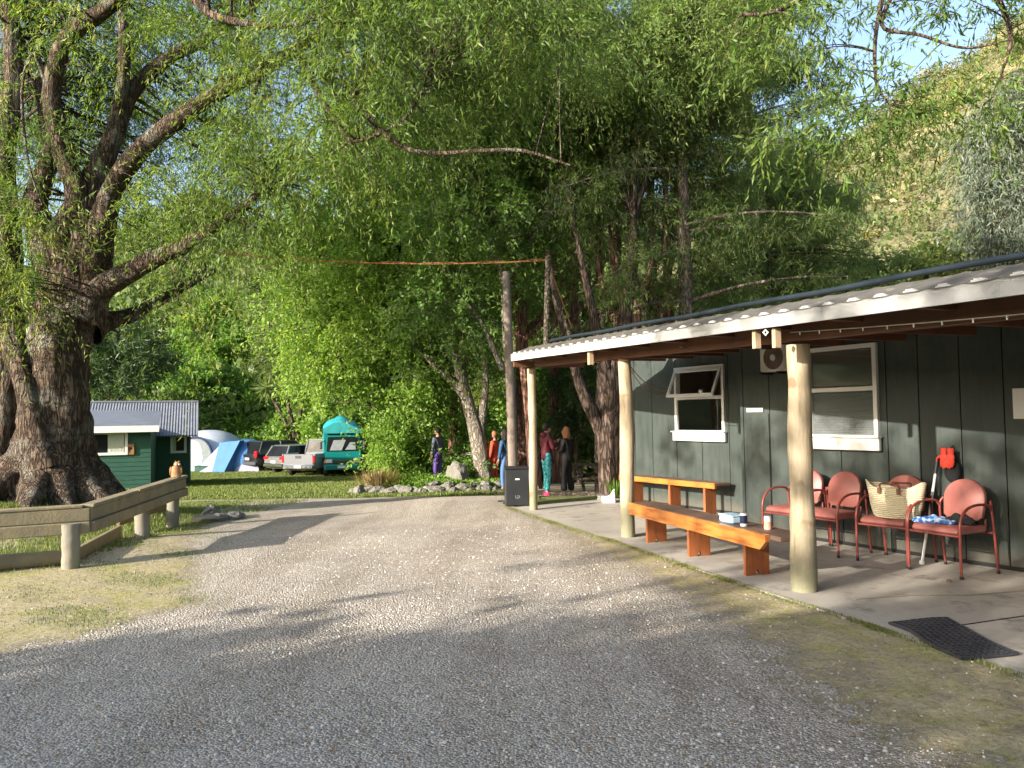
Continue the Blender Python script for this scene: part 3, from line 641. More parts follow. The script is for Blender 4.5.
# chairs
def chair():
    t=thing('arm_chair','x','chair',(0,0,0),0,'red vinyl tube arm chairs along the wall')
    m=MB(); xs_=[-.225,.225]
    # seat pad with rounded front
    prof=[]; n=10
    poly=[(-.21,.425),(-.20,.47),(.0,.475),(.17,.478),(.225,.462),(.245,.43),(.225,.405),(-.19,.405)]
    m.prism(poly,-.24,.24,ax='x'); s=m.build('seat','vinyl',t,True)
    bv=s.modifiers.new('bevel','BEVEL'); bv.width=.014; bv.segments=3
    m=MB(); P=[]; 
    for k in range(25):
        a=PI*k/24; P.append((.215*math.cos(a)*(1 if abs(math.cos(a))<.98 else 1),.70+.20*math.sin(a)**.9))
    P=[(.215,.70),]+P[1:-1]+[(-.215,.70),(-.20,.54),(-.15,.505),(.15,.505),(.20,.54)]
    v=[];f=[];n=len(P)
    for off,sc in ((0,.93),(.012,1),(.045,1),(.058,.93)):
        for x,z in P: zz=.70+(z-.70)*sc; v.append((x*sc,-.245+off-(zz-.5)*.18-.28*(x*sc)**2*-1*.9,zz))
    for i in range(3): f+= [(i*n+j,i*n+(j+1)%n,(i+1)*n+(j+1)%n,(i+1)*n+j) for j in range(n)]
    f+=[tuple(range(n-1,-1,-1)),tuple(3*n+j for j in range(n))]; m.add(v,f); m.build('backrest','vinyl',t,True)
    for s_ in (-1,1):
        x=.275*s_
        m=MB(); pts=[(x,.25,0),(x,.25,.40),(x,.245,.50),(x,.21,.585),(x,.14,.645),(x,.04,.675),(x,-.08,.68),(x,-.19,.665),(x,-.235,.62)]
        Pp,_=spline(pts,[.0125]*len(pts),3); m.tube(Pp,.0135,10); m.build('front_leg_and_arm','tube',t,True)
        m=MB(); pts=[(x,-.30,0),(x,-.265,.35),(x*.99,-.24,.62),(x*.9,-.265,.70)]; Pp,_=spline(pts,[.01]*4,4); m.tube(Pp,.0125,10); m.build('rear_leg','tube',t,True)
        for y in (.25,-.30):
            m=MB(); m.lathe([(.0155,0),(.0165,.004),(.0155,.03)],(x,y,0),10); m.build('foot_cap','blackplastic',t,True)
    m=MB(); m.tube([(-.275,.235,.395),(.275,.235,.395)],.011,8); m.tube([(-.275,-.245,.395),(.275,-.245,.395)],.011,8); m.tube([(-.2,-.25,.52),(-.2,-.245,.395)],.01,8); m.tube([(.2,-.25,.52),(.2,-.245,.395)],.01,8); m.build('seat_frame','tube',t,True)
    return t
c0=chair()
chs=[(2.26,.53,.03,'red arm chair farthest along the wall, half behind the pole'),(1.76,.53,-.04,'red arm chair between the pole and the basket chair'),(1.02,.50,.05,'red arm chair with the straw basket on its seat'),(.40,.55,-.10,'red arm chair nearest the camera with blue cloth on its seat')]
CH=[]
for i,(a,b,r,l) in enumerate(chs):
    c=c0 if i==0 else copy_tree(c0); c.location=WB(a,b,0); c.rotation_euler=(0,0,WA+r); c['label']=l; CH.append(c)
# basket
t=thing('straw_basket','large cream woven straw basket with brown leather handles on a red chair','basket',WB(.94,.58,.479),WA+.12)
def bask(u,rimz,th):
    v=[];f=[];sg=40;prof=[(.0,.0),(.21,.0),(.235,.03),(.265,.12),(.285,.24),(.315,.345),(.302,.345),(.27,.24),(.19,.04),(.0,.03)]
    for r,z in prof:
        for k in range(sg):
            a=2*PI*k/sg; bx=1+.0*a; sy=.50+.14*(z<.05)-.10*(z>.3); zz=z+(.035*math.cos(2*a) if z>.3 else 0)+ (.012*math.sin(5*a) if z>.2 else 0); v.append((r*math.cos(a),r*math.sin(a)*sy,zz))
    n=len(prof)
    for i in range(n-1): f+= [(i*sg+k,i*sg+(k+1)%sg,(i+1)*sg+(k+1)%sg,(i+1)*sg+k) for k in range(sg)]
    return v,f
m=MB(); m.add(*bask(0,0,0)); m.build('basket_body','straw',t,True)
for s_ in (-1,1):
    m=MB(); pts=[(-.10,s_*.125,.27),(-.095,s_*.135,.35),(-.05,s_*.10+.0,.355),(.05,s_*.10,.355),(.095,s_*.135,.35),(.10,s_*.125,.27)]; Pp,_=spline(pts,[.01]*6,4); m.tube(Pp,.010,8)
    for x in (-.10,.10): m.box((x,s_*.148,.285),(.035,.012,.06))
    m.build('handle','leather',t,True)
# cloths on the near chair
def cloth(name,label,mat,p,rz,sx,sy,h,seed,cat_):
    rg=np.random.default_rng(seed); n=34; X,Y=np.meshgrid(np.linspace(-1,1,n),np.linspace(-1,1,n)); ph=rg.random(8)*6
    r=np.hypot(X,Y); e=1+.16*np.sin(3*np.arctan2(Y,X)+ph[0])+.08*np.sin(7*np.arctan2(Y,X)+ph[1]); env=np.clip(1-(r/(1.05*e))**2,0,1)**.6
    Z=env*h*(.55+.45*np.abs(np.sin(4*X+3*Y+ph[2])*np.cos(3.3*Y-2*X+ph[3]))+.25*np.sin(9*X-7*Y+ph[4]))+.004
    Xs=X*sx*np.minimum(1,e/np.maximum(r,.01)*1.0)*.8; Ys=Y*sy*np.minimum(1,e/np.maximum(r,.01))*.8
    V=np.stack([Xs,Ys,Z],-1).reshape(-1,3); i=np.arange(n-1)[:,None]*n+np.arange(n-1)[None,:]; Fq=np.stack([i,i+1,i+n+1,i+n],-1).reshape(-1,4)
    o=fastmesh(name,V,Fq,mat,smooth=True); o.location=p; o.rotation_euler=(0,0,rz); so=o.modifiers.new('thick','SOLIDIFY'); so.thickness=.006; return tag(o,label,cat_)
def bluecloth():
    m,nt,o=newmat('blue_patterned_cloth'); v=coords(nt); w=N(nt,'ShaderNodeTexVoronoi'); w.inputs['Scale'].default_value=24; nt.links.new(v,w.inputs[0]); f=noise(nt,14,v,3)
    col=ramp(nt,mth(nt,'ADD',mth(nt,'MULTIPLY',w.outputs[0],.5),f),[(.55,(.02,.04,.16)),(.75,(.05,.16,.42)),(.88,(.40,.55,.72))])
    bsdf(nt,o,col,.85); return m
M['bluecloth']=bluecloth()
cloth('blue_cloth','crumpled blue and white patterned cloth on the near red chair','bluecloth',WB(.52,.60,.478),WA+.3,.25,.15,.06,3,'cloth')
cloth('black_garment','black garment bunched behind the blue cloth on the near red chair','black',WB(.34,.47,.478),WA-.1,.21,.13,.085,9,'garment')
# broom and hanging gear
t=thing('broom','white pole with a black grip leaning on the wall between two red chairs','broom',WB(.78,.42,0),WA)
a0=Vector((0,0,.0)); a1=Vector((.0,-.34,1.02)); q=MB(); q.tube([a0,a1*.97],.014,10); q.build('handle_pole','whiteplastic',t,True)
m=MB(); m.tube([a1*.90,a1*1.0,a1*1.09],[.019,.021,.02],10); m.build('grip','blackplastic',t,True)
m=MB(); m.box((0,0,.02),(.05,.03,.045),bev=.008); m.build('foot','whiteplastic',t)
t=thing('hanging_bag','black pouch hanging on the wall above the broom','bag',WB(.62,.07,.86),WA)
m=MB(); m.ball((0,.0,.10),(.085,.055,.13),16,10,.05); m.build('pouch','black',t,True); m=MB(); m.tube([(-.04,0,.2),(-.02,0,.33),(.0,-.03,.36),(.03,0,.32),(.05,0,.2)],.008,6); m.build('strap','black',t,True)
M['redcloth']=pm('red_cloth',(.62,.06,.03),(.40,.03,.02),20,.8,.002)
t=thing('red_gloves','red and orange work gloves hung over the black pouch','gloves',WB(.63,.14,1.10),WA)
for i,(x,r_) in enumerate(((-.035,.25),(.04,-.3))):
    m=MB(); m.ball((x,0,.0),(.04,.022,.055),12,8,.1); 
    for j in range(4): m.tube([(x-.028+.018*j,.0,-.03),(x-.032+.021*j+r_*.03,.008,-.075-.012*(j in(1,2))),(x-.03+.021*j+r_*.05,.02,-.10-.012*(j in(1,2)))],[.011,.010,.007],8)
    m.tube([(x+.03,0,.02),(x+.062,.01,-.01),(x+.07,.015,-.04)],[.012,.011,.008],8); m.lathe([(.03,.04),(.036,.09),(.034,.1)],(x,0,0),12,sy=.6); m.build('glove','redcloth',t,True)
m=MB(); m.ball((.0,.0,.01),(.022,.03,.018),10,6); o=m.build('small_knob','benchtop',None,True); o.location=WB(.16,1.02,.0); tag(o,'small brown pine cone lying by the foot of the near chair','cone')
# rubber door mat
def matmesh():
    m=MB(); c=[np.array(q) for q in ((2.80,5.84),(3.27,5.90),(3.24,5.06),(2.84,4.98))]; nx,ny=9,17; th=.014
    def P(u,v):
        p=(c[0]*(1-u)+c[1]*u)*(1-v)+(c[3]*(1-u)+c[2]*u)*v; return np.array([p[0]+.012*math.sin(v*7),p[1],.003+ .016*max(0,math.sin(v*5+u*2))**2])
    for i in range(nx+1):
        m.tube([P(i/nx,v)+[0,0,.008] for v in np.linspace(0,1,18)],.010,6)
    for j in range(ny+1):
        m.tube([P(u,j/ny)+[0,0,.008] for u in np.linspace(0,1,10)],.010,6)
    for q in ([P(u,0) for u in np.linspace(0,1,8)],[P(u,1) for u in np.linspace(0,1,8)],[P(0,u) for u in np.linspace(0,1,12)],[P(1,u) for u in np.linspace(0,1,12)]): m.tube([p+[0,0,.008] for p in q],.011,6)
    return m
m=matmesh(); tag(m.build('door_mat','rubber',None,True),'black rubber grid door mat lying skewed on the edge of the concrete','mat')
# black bin
t=thing('black_bin','square black bin with white labels beside the far pole','bin',(.06,13.95,-.02),.05)
m=MB(); m.box((0,0,.35),(.44,.40,.66),bev=.02); m.build('bin_body','blackplastic',t); m=MB(); m.box((0,0,.695),(.46,.42,.035),bev=.012); m.build('lid','blackplastic',t)
m=MB(); m.box((-.0,-.203,.50),(.075,.004,.022)); m.build('label_plate','whiteplastic',t)
m=MB(); 
for x,z,w,h in ((-.035,.19,.008,.05),(0.0,.165,.05,.008),(.035,.19,.008,.04),(.01,.205,.035,.007),(.0,.185,.03,.006)): m.box((x,-.203,z),(w,.004,h))
m.build('logo','tin',t)
# white tub planter and its plant, logs behind
t=thing('white_planter','white curved tub with one high corner on the end of the concrete floor','planter',(1.70,14.2,0),-.15)
m=MB(); top=[(-.15,.15),(-.12,.13),(-.07,.125),(0,.115),(.05,.12),(.09,.16),(.12,.22),(.15,.245)]
poly=[(.17,.0),(-.17,.0)]+top+[(.155,.24)]; m.prism([(-.17,.0)]+top+[(.165,.0)],-.11,.11); o=m.build('tub_shell','whiteplastic',t); b=o.modifiers.new('b','BEVEL'); b.width=.012; b.segments=2
def tuft(name,label,cat_,p,n,L,W,mat,seed,spread=.1,arch=.8,kind=None):
    rg=np.random.default_rng(seed); k=5; a=rg.random(n)*2*PI; l=L*(.6+.5*rg.random(n)); out=np.stack([np.cos(a),np.sin(a),0*a],-1); s=np.stack([-np.sin(a),np.cos(a),0*a],-1)
    b=out*rg.random((n,1))*spread; st=(.15+.85*rg.random(n))*arch; V=np.empty((n,k,2,3))
    for i in range(k):
        u=i/(k-1); c=b+out*(l*st*u**1.3)[:,None]*.75+np.array([0,0,1.])*(l*(u-.45*st*u*u))[:,None]; w=W*(1-u)**.6*.5; V[:,i,0]=c-s*w; V[:,i,1]=c+s*w
    i=(np.arange(n)*k*2)[:,None]; j=(np.arange(k-1)*2)[None,:]; Fq=np.stack([i+j,i+j+1,i+j+3,i+j+2],-1).reshape(-1,4)
    o=fastmesh(name,V.reshape(-1,3),Fq,mat,tint=np.repeat(np.clip(.5+.25*rg.normal(size=n),0,1),k*2)); o.location=p
    return tag(o,label,cat_,kind=kind) if label else o
M['grassleaf']=leafmat('grass_blades',(.05,.085,.015),(.17,.22,.05),.3,(.30,.27,.10))
M['vergeleaf']=leafmat('verge_grass_blades',(.09,.12,.03),(.26,.27,.09),.35,(.36,.32,.15))
M['dryleaf']=leafmat('dry_flax_blades',(.13,.085,.035),(.33,.24,.12),.25)
M['brightleaf']=leafmat('bright_green_leaf',(.05,.12,.012),(.17,.30,.04),.4)
M['log']=barkmat('log_bark',(.20,.17,.13),(.12,.10,.075),5,(1,1,1),.02)
tuft('potted_fern','green spiky plant growing beside the white tub','plant',(1.95,14.75,.05),60,.42,.035,'brightleaf',4,.12)
# ---- timber barrier on the left
fz=.655
t=thing('timber_barrier','low weathered timber barrier with round posts bending round the big tree','barrier',(-4.8,8.6,0),0)
FB=[(-8.1,6.75),(-4.72,8.62),(-5.42,12.75)]     # rail line, camera end to far end
def rail(mb,p,q,z0,z1,th,off):
    d=np.array(q)-np.array(p); L=np.hypot(*d); n=np.array([d[1],-d[0]])/L; c=(np.array(p)+np.array(q))/2+n*off; mb.box((c[0],c[1],(z0+z1)/2),(L,th,z1-z0),rz=math.atan2(d[1],d[0]),bev=.008)
for nm,z0,z1,th,off in (('upper_rail',fz-.145,fz,.09,-.02),('lower_rail',fz-.275,fz-.15,.07,.02)):
    for p,q in ((FB[0],FB[1]),(FB[1],FB[2])):
        m=MB(); rail(m,p,q,z0,z1,th,off); m.build(nm,'kerb',t,world=True)
m=MB(); rail(m,(-5.02,10.3),(-5.5,12.95),fz+.002,fz+.045,.16,-.03); rail(m,FB[1],(-5.02,10.28),fz+.002,fz+.04,.15,-.03); rail(m,FB[0],(-4.79,8.6),fz+.002,fz+.035,.15,-.03); m.build('cap_board','kerb',t,world=True)
M['greypost']=pm('grey_fence_post',(.27,.245,.19),(.15,.14,.11),2.5,.8,.006,(1,1,.4),fine=30,dirt=((.20,.22,.10),1.5,.55))
for (x,y),r,sd,h in (((-4.86,8.50),.092,2,fz-.16),((-5.16,10.75),.10,3,fz-.16),((-5.42,12.30),.092,4,fz-.02),((-7.3,7.15),.1,6,fz-.16)):
    m=MB(); pole(m,(x,y,T(x,y)-.05),h+.05,r,r*.97,sd); m.build('post','greypost',t,True,world=True)
t=thing('kerb_log','round weathered log lying on the ground along the barrier, camera side','log',(-6.4,7.95,.0),0)
m=MB(); Pp,rr_=spline([(-7.9,7.0,.08),(-6.4,7.95,.09),(-5.05,8.75,.085)],[.10,.105,.09],4); m.tube(Pp,list(rr_),14); m.build('log_body','kerb',t,True,world=True)
m=MB(); rail(m,(-5.02,8.75),(-5.55,10.9),-.04,.15,.06,0); tag(m.build('ground_board','kerb'),'grey edging board on the ground behind the nearest barrier post','edging board')
M['orangeboard']=pm('orange_timber',(.24,.17,.09),(.16,.11,.06),3,.7,.003,(1,8,8))
m=MB(); rail(m,(-5.72,11.2),(-6.02,13.6),.10,.33,.05,0); tag(m.build('retaining_board','orangeboard'),'orange sawn board behind the far half of the barrier','edging board')
# carved wooden figure on the far end post
M['carved']=pm('carved_wood',(.46,.24,.10),(.26,.12,.05),9,.6,.004,dirt=((.62,.50,.36),6,.56))
t=thing('carved_owl','small carved wooden owl figure on the far end of the barrier','carving',(-5.42,12.42,fz+.045),.3)
m=MB(); m.lathe([(.06,0),(.075,.01),(.082,.06),(.08,.13),(.062,.17),(.05,.18)],(0,0,0),16,sy=.85); b=m.build('body','carved',t,True)
m=MB(); m.ball((0.02,-.01,.205),(.055,.052,.048),14,10); m.lathe([(.012,0),(.0,.035)],(.045,-.02,.24),8); m.lathe([(.012,0),(.0,.035)],(-.005,-.02,.24),8); h=m.build('head','carved',t,True)
m=MB(); m.ball((.05,-.055,.21),.012,8,6); m.ball((.008,-.058,.21),.012,8,6); m.build('eye','paper',h,True)
m=MB(); m.ball((-.078,0,.1),(.018,.05,.075),10,8); m.ball((.078,0,.1),(.018,.05,.075),10,8); m.build('wing','carved',t,True)
# rocks: beside the barrier end, and the edging of the bed
M['rock']=pm('grey_rock',(.22,.205,.18),(.12,.115,.10),5,.9,.02,fine=14,dirt=((.13,.15,.08),3,.56))
def rock(p,s,seed,label,group,name='rock'):
    rg=np.random.default_rng(seed); bm=bmesh.new(); bmesh.ops.create_icosphere(bm,subdivisions=3,radius=1)
    ax=nrmz(rg.normal(size=(7,3))); of=.55+.35*rg.random(7)
    for v in bm.verts:
        c=np.array(v.co)
        for a,o_ in zip(ax,of):
            d=c@a
            if d>o_: c=c-a*(d-o_)*.85
        c=c*(1+.05*rg.normal()); v.co=Vector(c*np.array(s))
    me=bpy.data.meshes.new(name); bm.to_mesh(me); bm.free(); me.materials.append(M['rock']); o=bpy.data.objects.new(name,me); COL.objects.link(o); o.location=p; o.rotation_euler=(0,0,rg.random()*6)
    return tag(o,label,'rock',group)
k=0
for x,y,sx,h in ((-5.15,13.2,.34,.10),(-4.95,13.7,.30,.09),(-5.35,13.7,.30,.17)):
    rock((x,y,T(x,y)+h*.5),(sx,.2,h),40+k,['flat dark rock at the foot of the barrier end','flat rock farthest right beside the barrier end','thicker rock behind the flat ones at the barrier end'][k],None); k+=1
bx=np.linspace(-4.55,-.55,19)
for i,x in enumerate(bx):
    y=22.0-.5*math.sin((x+4.6)/4*PI)*.6+random.uniform(-.15,.15); s=random.uniform(.12,.24)
    rock((x,y,T(x,y)+s*.3),(s*1.3,s,s*.75),60+i,'grey rock in the low row edging the planted bed under the trees','rocks edging the bed')
for i in range(7):
    x=-2.6+i*.36; y=22.4+random.uniform(-.1,.2); rock((x,y,T(x,y)+.22),(.26,.16,.09),90+i,'flat slab of rock stacked behind the row of edging rocks','stacked slabs on the bed')
rock((-1.68,23.2,T(-1.68,23.2)+.30),(.42,.35,.5),120,'big pale boulder standing in the planted bed','boulder','boulder')
tuft('dry_flax','brown dry tussock of long blades at the left end of the rock row','plant',(-3.95,22.6,T(-3.95,22.6)),420,.85,.035,'dryleaf',7,.55,.9)
# ---- utility pole, roof pole, brace and rope
M['silverwood']=pm('silver_grey_wood',(.24,.19,.155),(.15,.12,.10),2.5,.85,.01,(5,5,.5),fine=16)
b=at(514,484,16.6); tp=at(506,272,16.6)
m=MB(); Pp,rr_=spline([(b[0],b[1],T(b[0],b[1])-.2),(.6*b[0]+.4*tp[0],b[1],b[2]*.6+tp[2]*.4),tuple(tp)],[.115,.10,.08],6); m.tube(Pp,list(rr_),14); tag(m.build('wooden_pole','silverwood',None,True),'tall bare grey wooden pole standing behind the black bin','pole')
p0=at(546,345,13.6); p1=at(548,257,13.6); m=MB(); m.tube([p0-np.array([0,0,.25]),p0,p1],.05,10); t_=m.build('roof_pole','log',None,True); tag(t_,'thin mossy pole rising above the far end of the verandah roof','pole')
q0=at(572,334,13.9); q1=at(554,290,13.7); m=MB(); m.tube([q0-np.array([0,0,.2]),q1],.035,8); m.build('brace','log',t_,True)
r0_=at(168,247,13.2); m=MB(); L=sag(p1-[0,0,.06],r0_,.16,30); m.tube(L,.008,6); m.tube([p+np.array([0,0,.02+.012*math.sin(i*1.7)]) for i,p in enumerate(L)],.006,5); m.tube(sag(p1-[0,0,.08],q0+[0,0,.1],.02,8),.012,5)
tag(m.build('orange_rope','orangewire',None,True),'orange ropes stretched from the roof pole across the yard to the big tree','rope')
# ---- cabins
def boards(mb,L,H,z0=0,h=.15,face=-1,th=.02):
    z=z0; n=int(round((H)/h))
    for i in range(n):
        a=z0+i*h; y0=0; v=[(-L/2,0,a),(L/2,0,a),(L/2,0,a+h),(-L/2,0,a+h),(-L/2,-th,a),(L/2,-th,a),(L/2,-th*.25,a+h),(-L/2,-th*.25,a+h)]
        mb.hexa([v[4],v[5],v[1],v[0],v[7],v[6],v[2],v[3]])
M['cabin']=pm('green_weatherboard',(.026,.10,.066),(.018,.07,.048),3,.6,.002,(1,1,4))
M['cabinroof']=pm('cabin_roof_iron',(.17,.185,.215),(.12,.13,.155),3,.55,.002)
M['curtain']=pm('pale_curtain',(.60,.62,.52),(.45,.47,.40),12,.8,.01,(8,8,.5))
def cwindow(par,cx,cz,w,h,curt):
    m=MB(); f=.09
    for c,d in (((cx,-.04,cz+h/2),(w+f,.07,f)),((cx,-.04,cz-h/2),(w+f,.07,f)),((cx-w/2,-.04,cz),(f,.066,h-f)),((cx+w/2,-.04,cz),(f,.066,h-f))): m.box(c,d)
    W=m.build('window','white',par); m=MB(); m.box((cx,-.022,cz),(w-.05,.012,h-.05)); m.build('pane','glassdark',W)
    for a,b_ in curt:
        m=MB(); xs_=np.linspace(cx-w/2+a*w,cx-w/2+b_*w,14)
        for u,v in zip(xs_[:-1],xs_[1:]): m.box(((u+v)/2,-.034-.004*math.sin(u*60),cz),(v-u,.008,h-.06))
        m.build('curtain','curtain',W)
# left cabin: its front wall faces the camera
YL=27.0; pr=at(151,430,YL); pl=at(40,430,YL); zr=T(pr[0],YL)-.12
Lw=(pr[0]-pl[0])*1.1; t=thing('near_cabin','dark green weatherboard cabin with a low pale roof behind the big tree','cabin',(pr[0]-Lw/2*math.cos(R(22)),YL-Lw/2*math.sin(R(22)),zr),R(22))
H1=at(151,428,YL)[2]-zr; D1=4.6
m=MB(); boards(m,Lw,H1,0,.155); m.box((0,D1/2+.01,H1/2),(Lw-.01,D1,H1-.01)); m.build('wall','cabin',t)
m=MB(); m.hexa([(-Lw/2-.3,-.45,H1+.0),(Lw/2+.25,-.45,H1+.0),(Lw/2+.25,D1*.55,H1+.62),(-Lw/2-.3,D1*.55,H1+.62),(-Lw/2-.3,-.45,H1+.05),(Lw/2+.25,-.45,H1+.05),(Lw/2-1.2,D1*.55,H1+.67),(-Lw/2-.3,D1*.55,H1+.67)]); m.build('roof','cabinroof',t)
m=MB(); m.box((-.02,-.47,H1-.02),(Lw+.6,.04,.22)); m.build('fascia','white',t)
cwindow(t,Lw/2-1.52,at(110,443,YL)[2]-zr,1.5,.72,((.0,.16),(.62,.95)))
M['plaque']=pm('wood_plaque',(.40,.20,.07),(.28,.13,.05),6,.6)
m=MB(); m.box((0,-.03,0),(.30,.03,.36)); o=m.build('wall_plaque','plaque'); o.location=(pr[0]-.62,YL-.62*math.tan(R(22))-.02,at(132,449,YL)[2]); o.rotation_euler=(0,0,R(22)); tag(o,'small square brown plaque with a dark tree on the near cabin wall','plaque')
m=MB(); m.ball((0,-.048,.03),(.10,.006,.055),12,6); m.box((0,-.048,-.05),(.025,.01,.10)); m.build('emblem','black',o)
YR=31.0; a=at(151,433,YR); b=at(190,433,YR); zr=T(b[0],YR)-.05; cx=(a[0]-2.2+b[0])/2; Lw=b[0]-a[0]+2.2
t=thing('far_cabin','dark green cabin with a steep grey corrugated gable roof beyond the near cabin','cabin',(b[0]-Lw/2*math.cos(R(22)),YR-Lw/2*math.sin(R(22)),zr),R(22))
H1=a[2]-zr; D1=3.6; hr=at(150,403,YR+D1/2)[2]-zr
m=MB(); boards(m,Lw,H1,0,.155); m.box((0,D1/2+.01,H1/2),(Lw-.01,D1,H1-.01)); m.prism([(0.05,H1-.02),(D1-.05,H1-.02),(D1/2,hr-.08)],-Lw/2+.02,Lw/2-.02,ax='x'); m.build('wall','cabin',t)
m=MB(); n=44; kk=np.linspace(-Lw/2-.55,Lw/2+.28,n*2)
for sgn in (0,1):
    V=[];
    for i,x in enumerate(kk):
        w=.025*(i%2); e=(-.35,H1-.12) if sgn==0 else (D1+.35,H1-.12)
        V+=[(x,e[0],e[1]+w),(x,D1/2,hr+w)]
    nn=len(kk); V=np.array(V); f=[]
    for i in range(nn-1): f+=[(2*i,2*i+2,2*i+3,2*i+1),(2*nn+2*i+1,2*nn+2*i+3,2*nn+2*i+2,2*nn+2*i)]
    f+=[(0,1,2*nn+1,2*nn),(2*nn-2,4*nn-2,4*nn-1,2*nn-1)]; m.add(np.concatenate([V,V-[0,0,.05]]),f)
m.build('roof','cabinroof',t)
m=MB(); m.tube([(-Lw/2-.55,D1/2,hr+.03),(Lw/2+.28,D1/2,hr+.03)],.05,8); m.build('ridge_cap','cabinroof',t)
for x in (-Lw/2-.57,Lw/2+.29):
    m=MB(); m.hexa([(x-.015,-.36,H1-.22),(x+.015,-.36,H1-.22),(x+.015,D1/2,hr-.10),(x-.015,D1/2,hr-.10),(x-.015,-.36,H1-.04),(x+.015,-.36,H1-.04),(x+.015,D1/2,hr+.08),(x-.015,D1/2,hr+.08)]); m.build('barge_board','white' if x<0 else 'cabinroof',t)
cwindow(t,Lw/2-.42,at(180,444,YR)[2]-zr,.50,.62,((.05,.32),))
# ---- tents
M['tentw']=pm('white_tent_cloth',(.44,.49,.55),(.36,.41,.48),2,.6); M['tentb']=pm('blue_tent_cloth',(.045,.17,.40),(.035,.12,.31),2,.6); M['tentg']=pm('lilac_grey_tent_cloth',(.24,.24,.32),(.19,.19,.26),2,.6); M['mesh']=pm('grey_mesh',(.16,.19,.19),(.10,.12,.12),8,.8)
Yt=46.; p=at(212,469,Yt); t=thing('white_dome_shelter','large white and pale blue dome shelter with a dark arched opening beside the far cabin','tent',(p[0]-.2,Yt,T(p[0],Yt)),-.25)
sc=Yt/770
def dome(mb,rx,ry,h,th0,th1,n=20,k=14,e=.75):
    V=[];f=[]
    for i in range(k+1):
        ph=PI/2*i/k
        for j in range(n+1):
            th=th0+(th1-th0)*j/n; V.append((rx*math.cos(th)*math.cos(ph)**.9,ry*math.sin(th)*math.cos(ph)**.9,h*math.sin(ph)**e))
    for i in range(k):
        for j in range(n): f.append((i*(n+1)+j,i*(n+1)+j+1,(i+1)*(n+1)+j+1,(i+1)*(n+1)+j))
    mb.add(V,f)
m=MB(); dome(m,2.3,2.4,2.3,0,2*PI); sh=m.build('shelter_roof','tentw',t,True)
V=[];m=MB(); n=18
arch=[(1.45*math.cos(a_)+.35,-2.0+.7*(1-math.sin(a_))*-.2-.62*math.cos(0)*.0,1.85*math.sin(a_)**.8) for a_ in np.linspace(.0,PI,n)]
arch=[(x,-2.12+.42*(z/1.85)**2,z+.02) for x,_,z in arch]
m.add(arch,[tuple(range(n))]); o=m.build('mesh_door','mesh',t); so=o.modifiers.new('s','SOLIDIFY'); so.thickness=.05
m=MB(); m.tube([(x*1.02,y-.03,z*1.02) for x,y,z in arch],.07,8); m.build('arch_rib','navy',t,True)
p=at(247,470,44.3); t=thing('blue_tent','blue and lilac dome tent between the white shelter and the black car','tent',(p[0],44.3,T(p[0],44.3)),-.2)
m=MB(); dome(m,1.65,1.5,1.75,0,2*PI,24,10,.85); m.build('fly','tentb',t,True)
m=MB(); m.hexa([(-2.1,-1.9,0),(-.9,-2.0,0),(-.75,-1.2,0),(-1.7,-1.1,0),(-.85,-1.25,1.55),(-.75,-1.25,1.55),(-.7,-.9,1.6),(-.8,-.9,1.6)]); m.build('porch_panel','tentg',t)
m=MB(); m.hexa([(-.85,-2.15,0),(-.1,-2.2,0),(.1,-1.1,0),(-.8,-1.1,0),(-.95,-1.25,1.6),(.3,-1.25,1.7),(.3,-.8,1.72),(-.9,-.8,1.66)]); m.build('door_flap','tentb',t)
m=MB(); m.hexa([(.15,-1.6,0),(1.6,-1.5,0),(1.7,-.5,0),(.3,-.9,0),(.9,-.9,1.35),(1.1,-.9,1.35),(1.2,-.3,1.4),(1.0,-.3,1.4)]); m.build('side_panel','tentg',t)
m=MB(); m.box((0,0,.16),(.75,.45,.3),bev=.03); m.box((0,0,.33),(.78,.48,.05),bev=.015); p=at(199,474,43.); o=m.build('cool_box','cabin'); o.location=(p[0]+.2,43.,T(p[0],43.)); tag(o,'low green cool box on the grass in front of the white shelter','box')
# ---- vehicles
def paint(n,c,r=.3): M[n]=pm(n,c,tuple(x*.93 for x in c),.5,r,0,coat=.6,spec=.5)
paint('car_black',(.012,.012,.016)); paint('car_silver',(.17,.175,.185)); paint('car_gold',(.14,.138,.136)); paint('truck_teal',(.0,.16,.155)); M['tarp']=pm('turquoise_tarpaulin',(.02,.30,.31),(.015,.20,.22),3,.55,.02)
M['redlamp']=pm('red_lamp',(.55,.012,.02),(.4,.01,.01),8,.2); M['clearlamp']=pm('clear_lamp',(.75,.75,.72),(.6,.6,.58),8,.15); M['orangelamp']=pm('orange_lamp',(.8,.25,.03),(.7,.2,.02),8,.2); M['chrome']=pm('bright_metal',(.6,.6,.6),(.5,.5,.5),8,.2,metal=1); M['tyre']=pm('tyre_rubber',(.02,.02,.02),(.014,.014,.014),8,.8); M['plate']=pm('number_plate',(.45,.45,.43),(.7,.7,.68),8,.5); M['darkplastic']=pm('bumper_plastic',(.05,.05,.055),(.035,.035,.04),8,.6); M['seatcloth']=pm('dark_interior',(.03,.03,.035),(.02,.02,.025),5,.8)
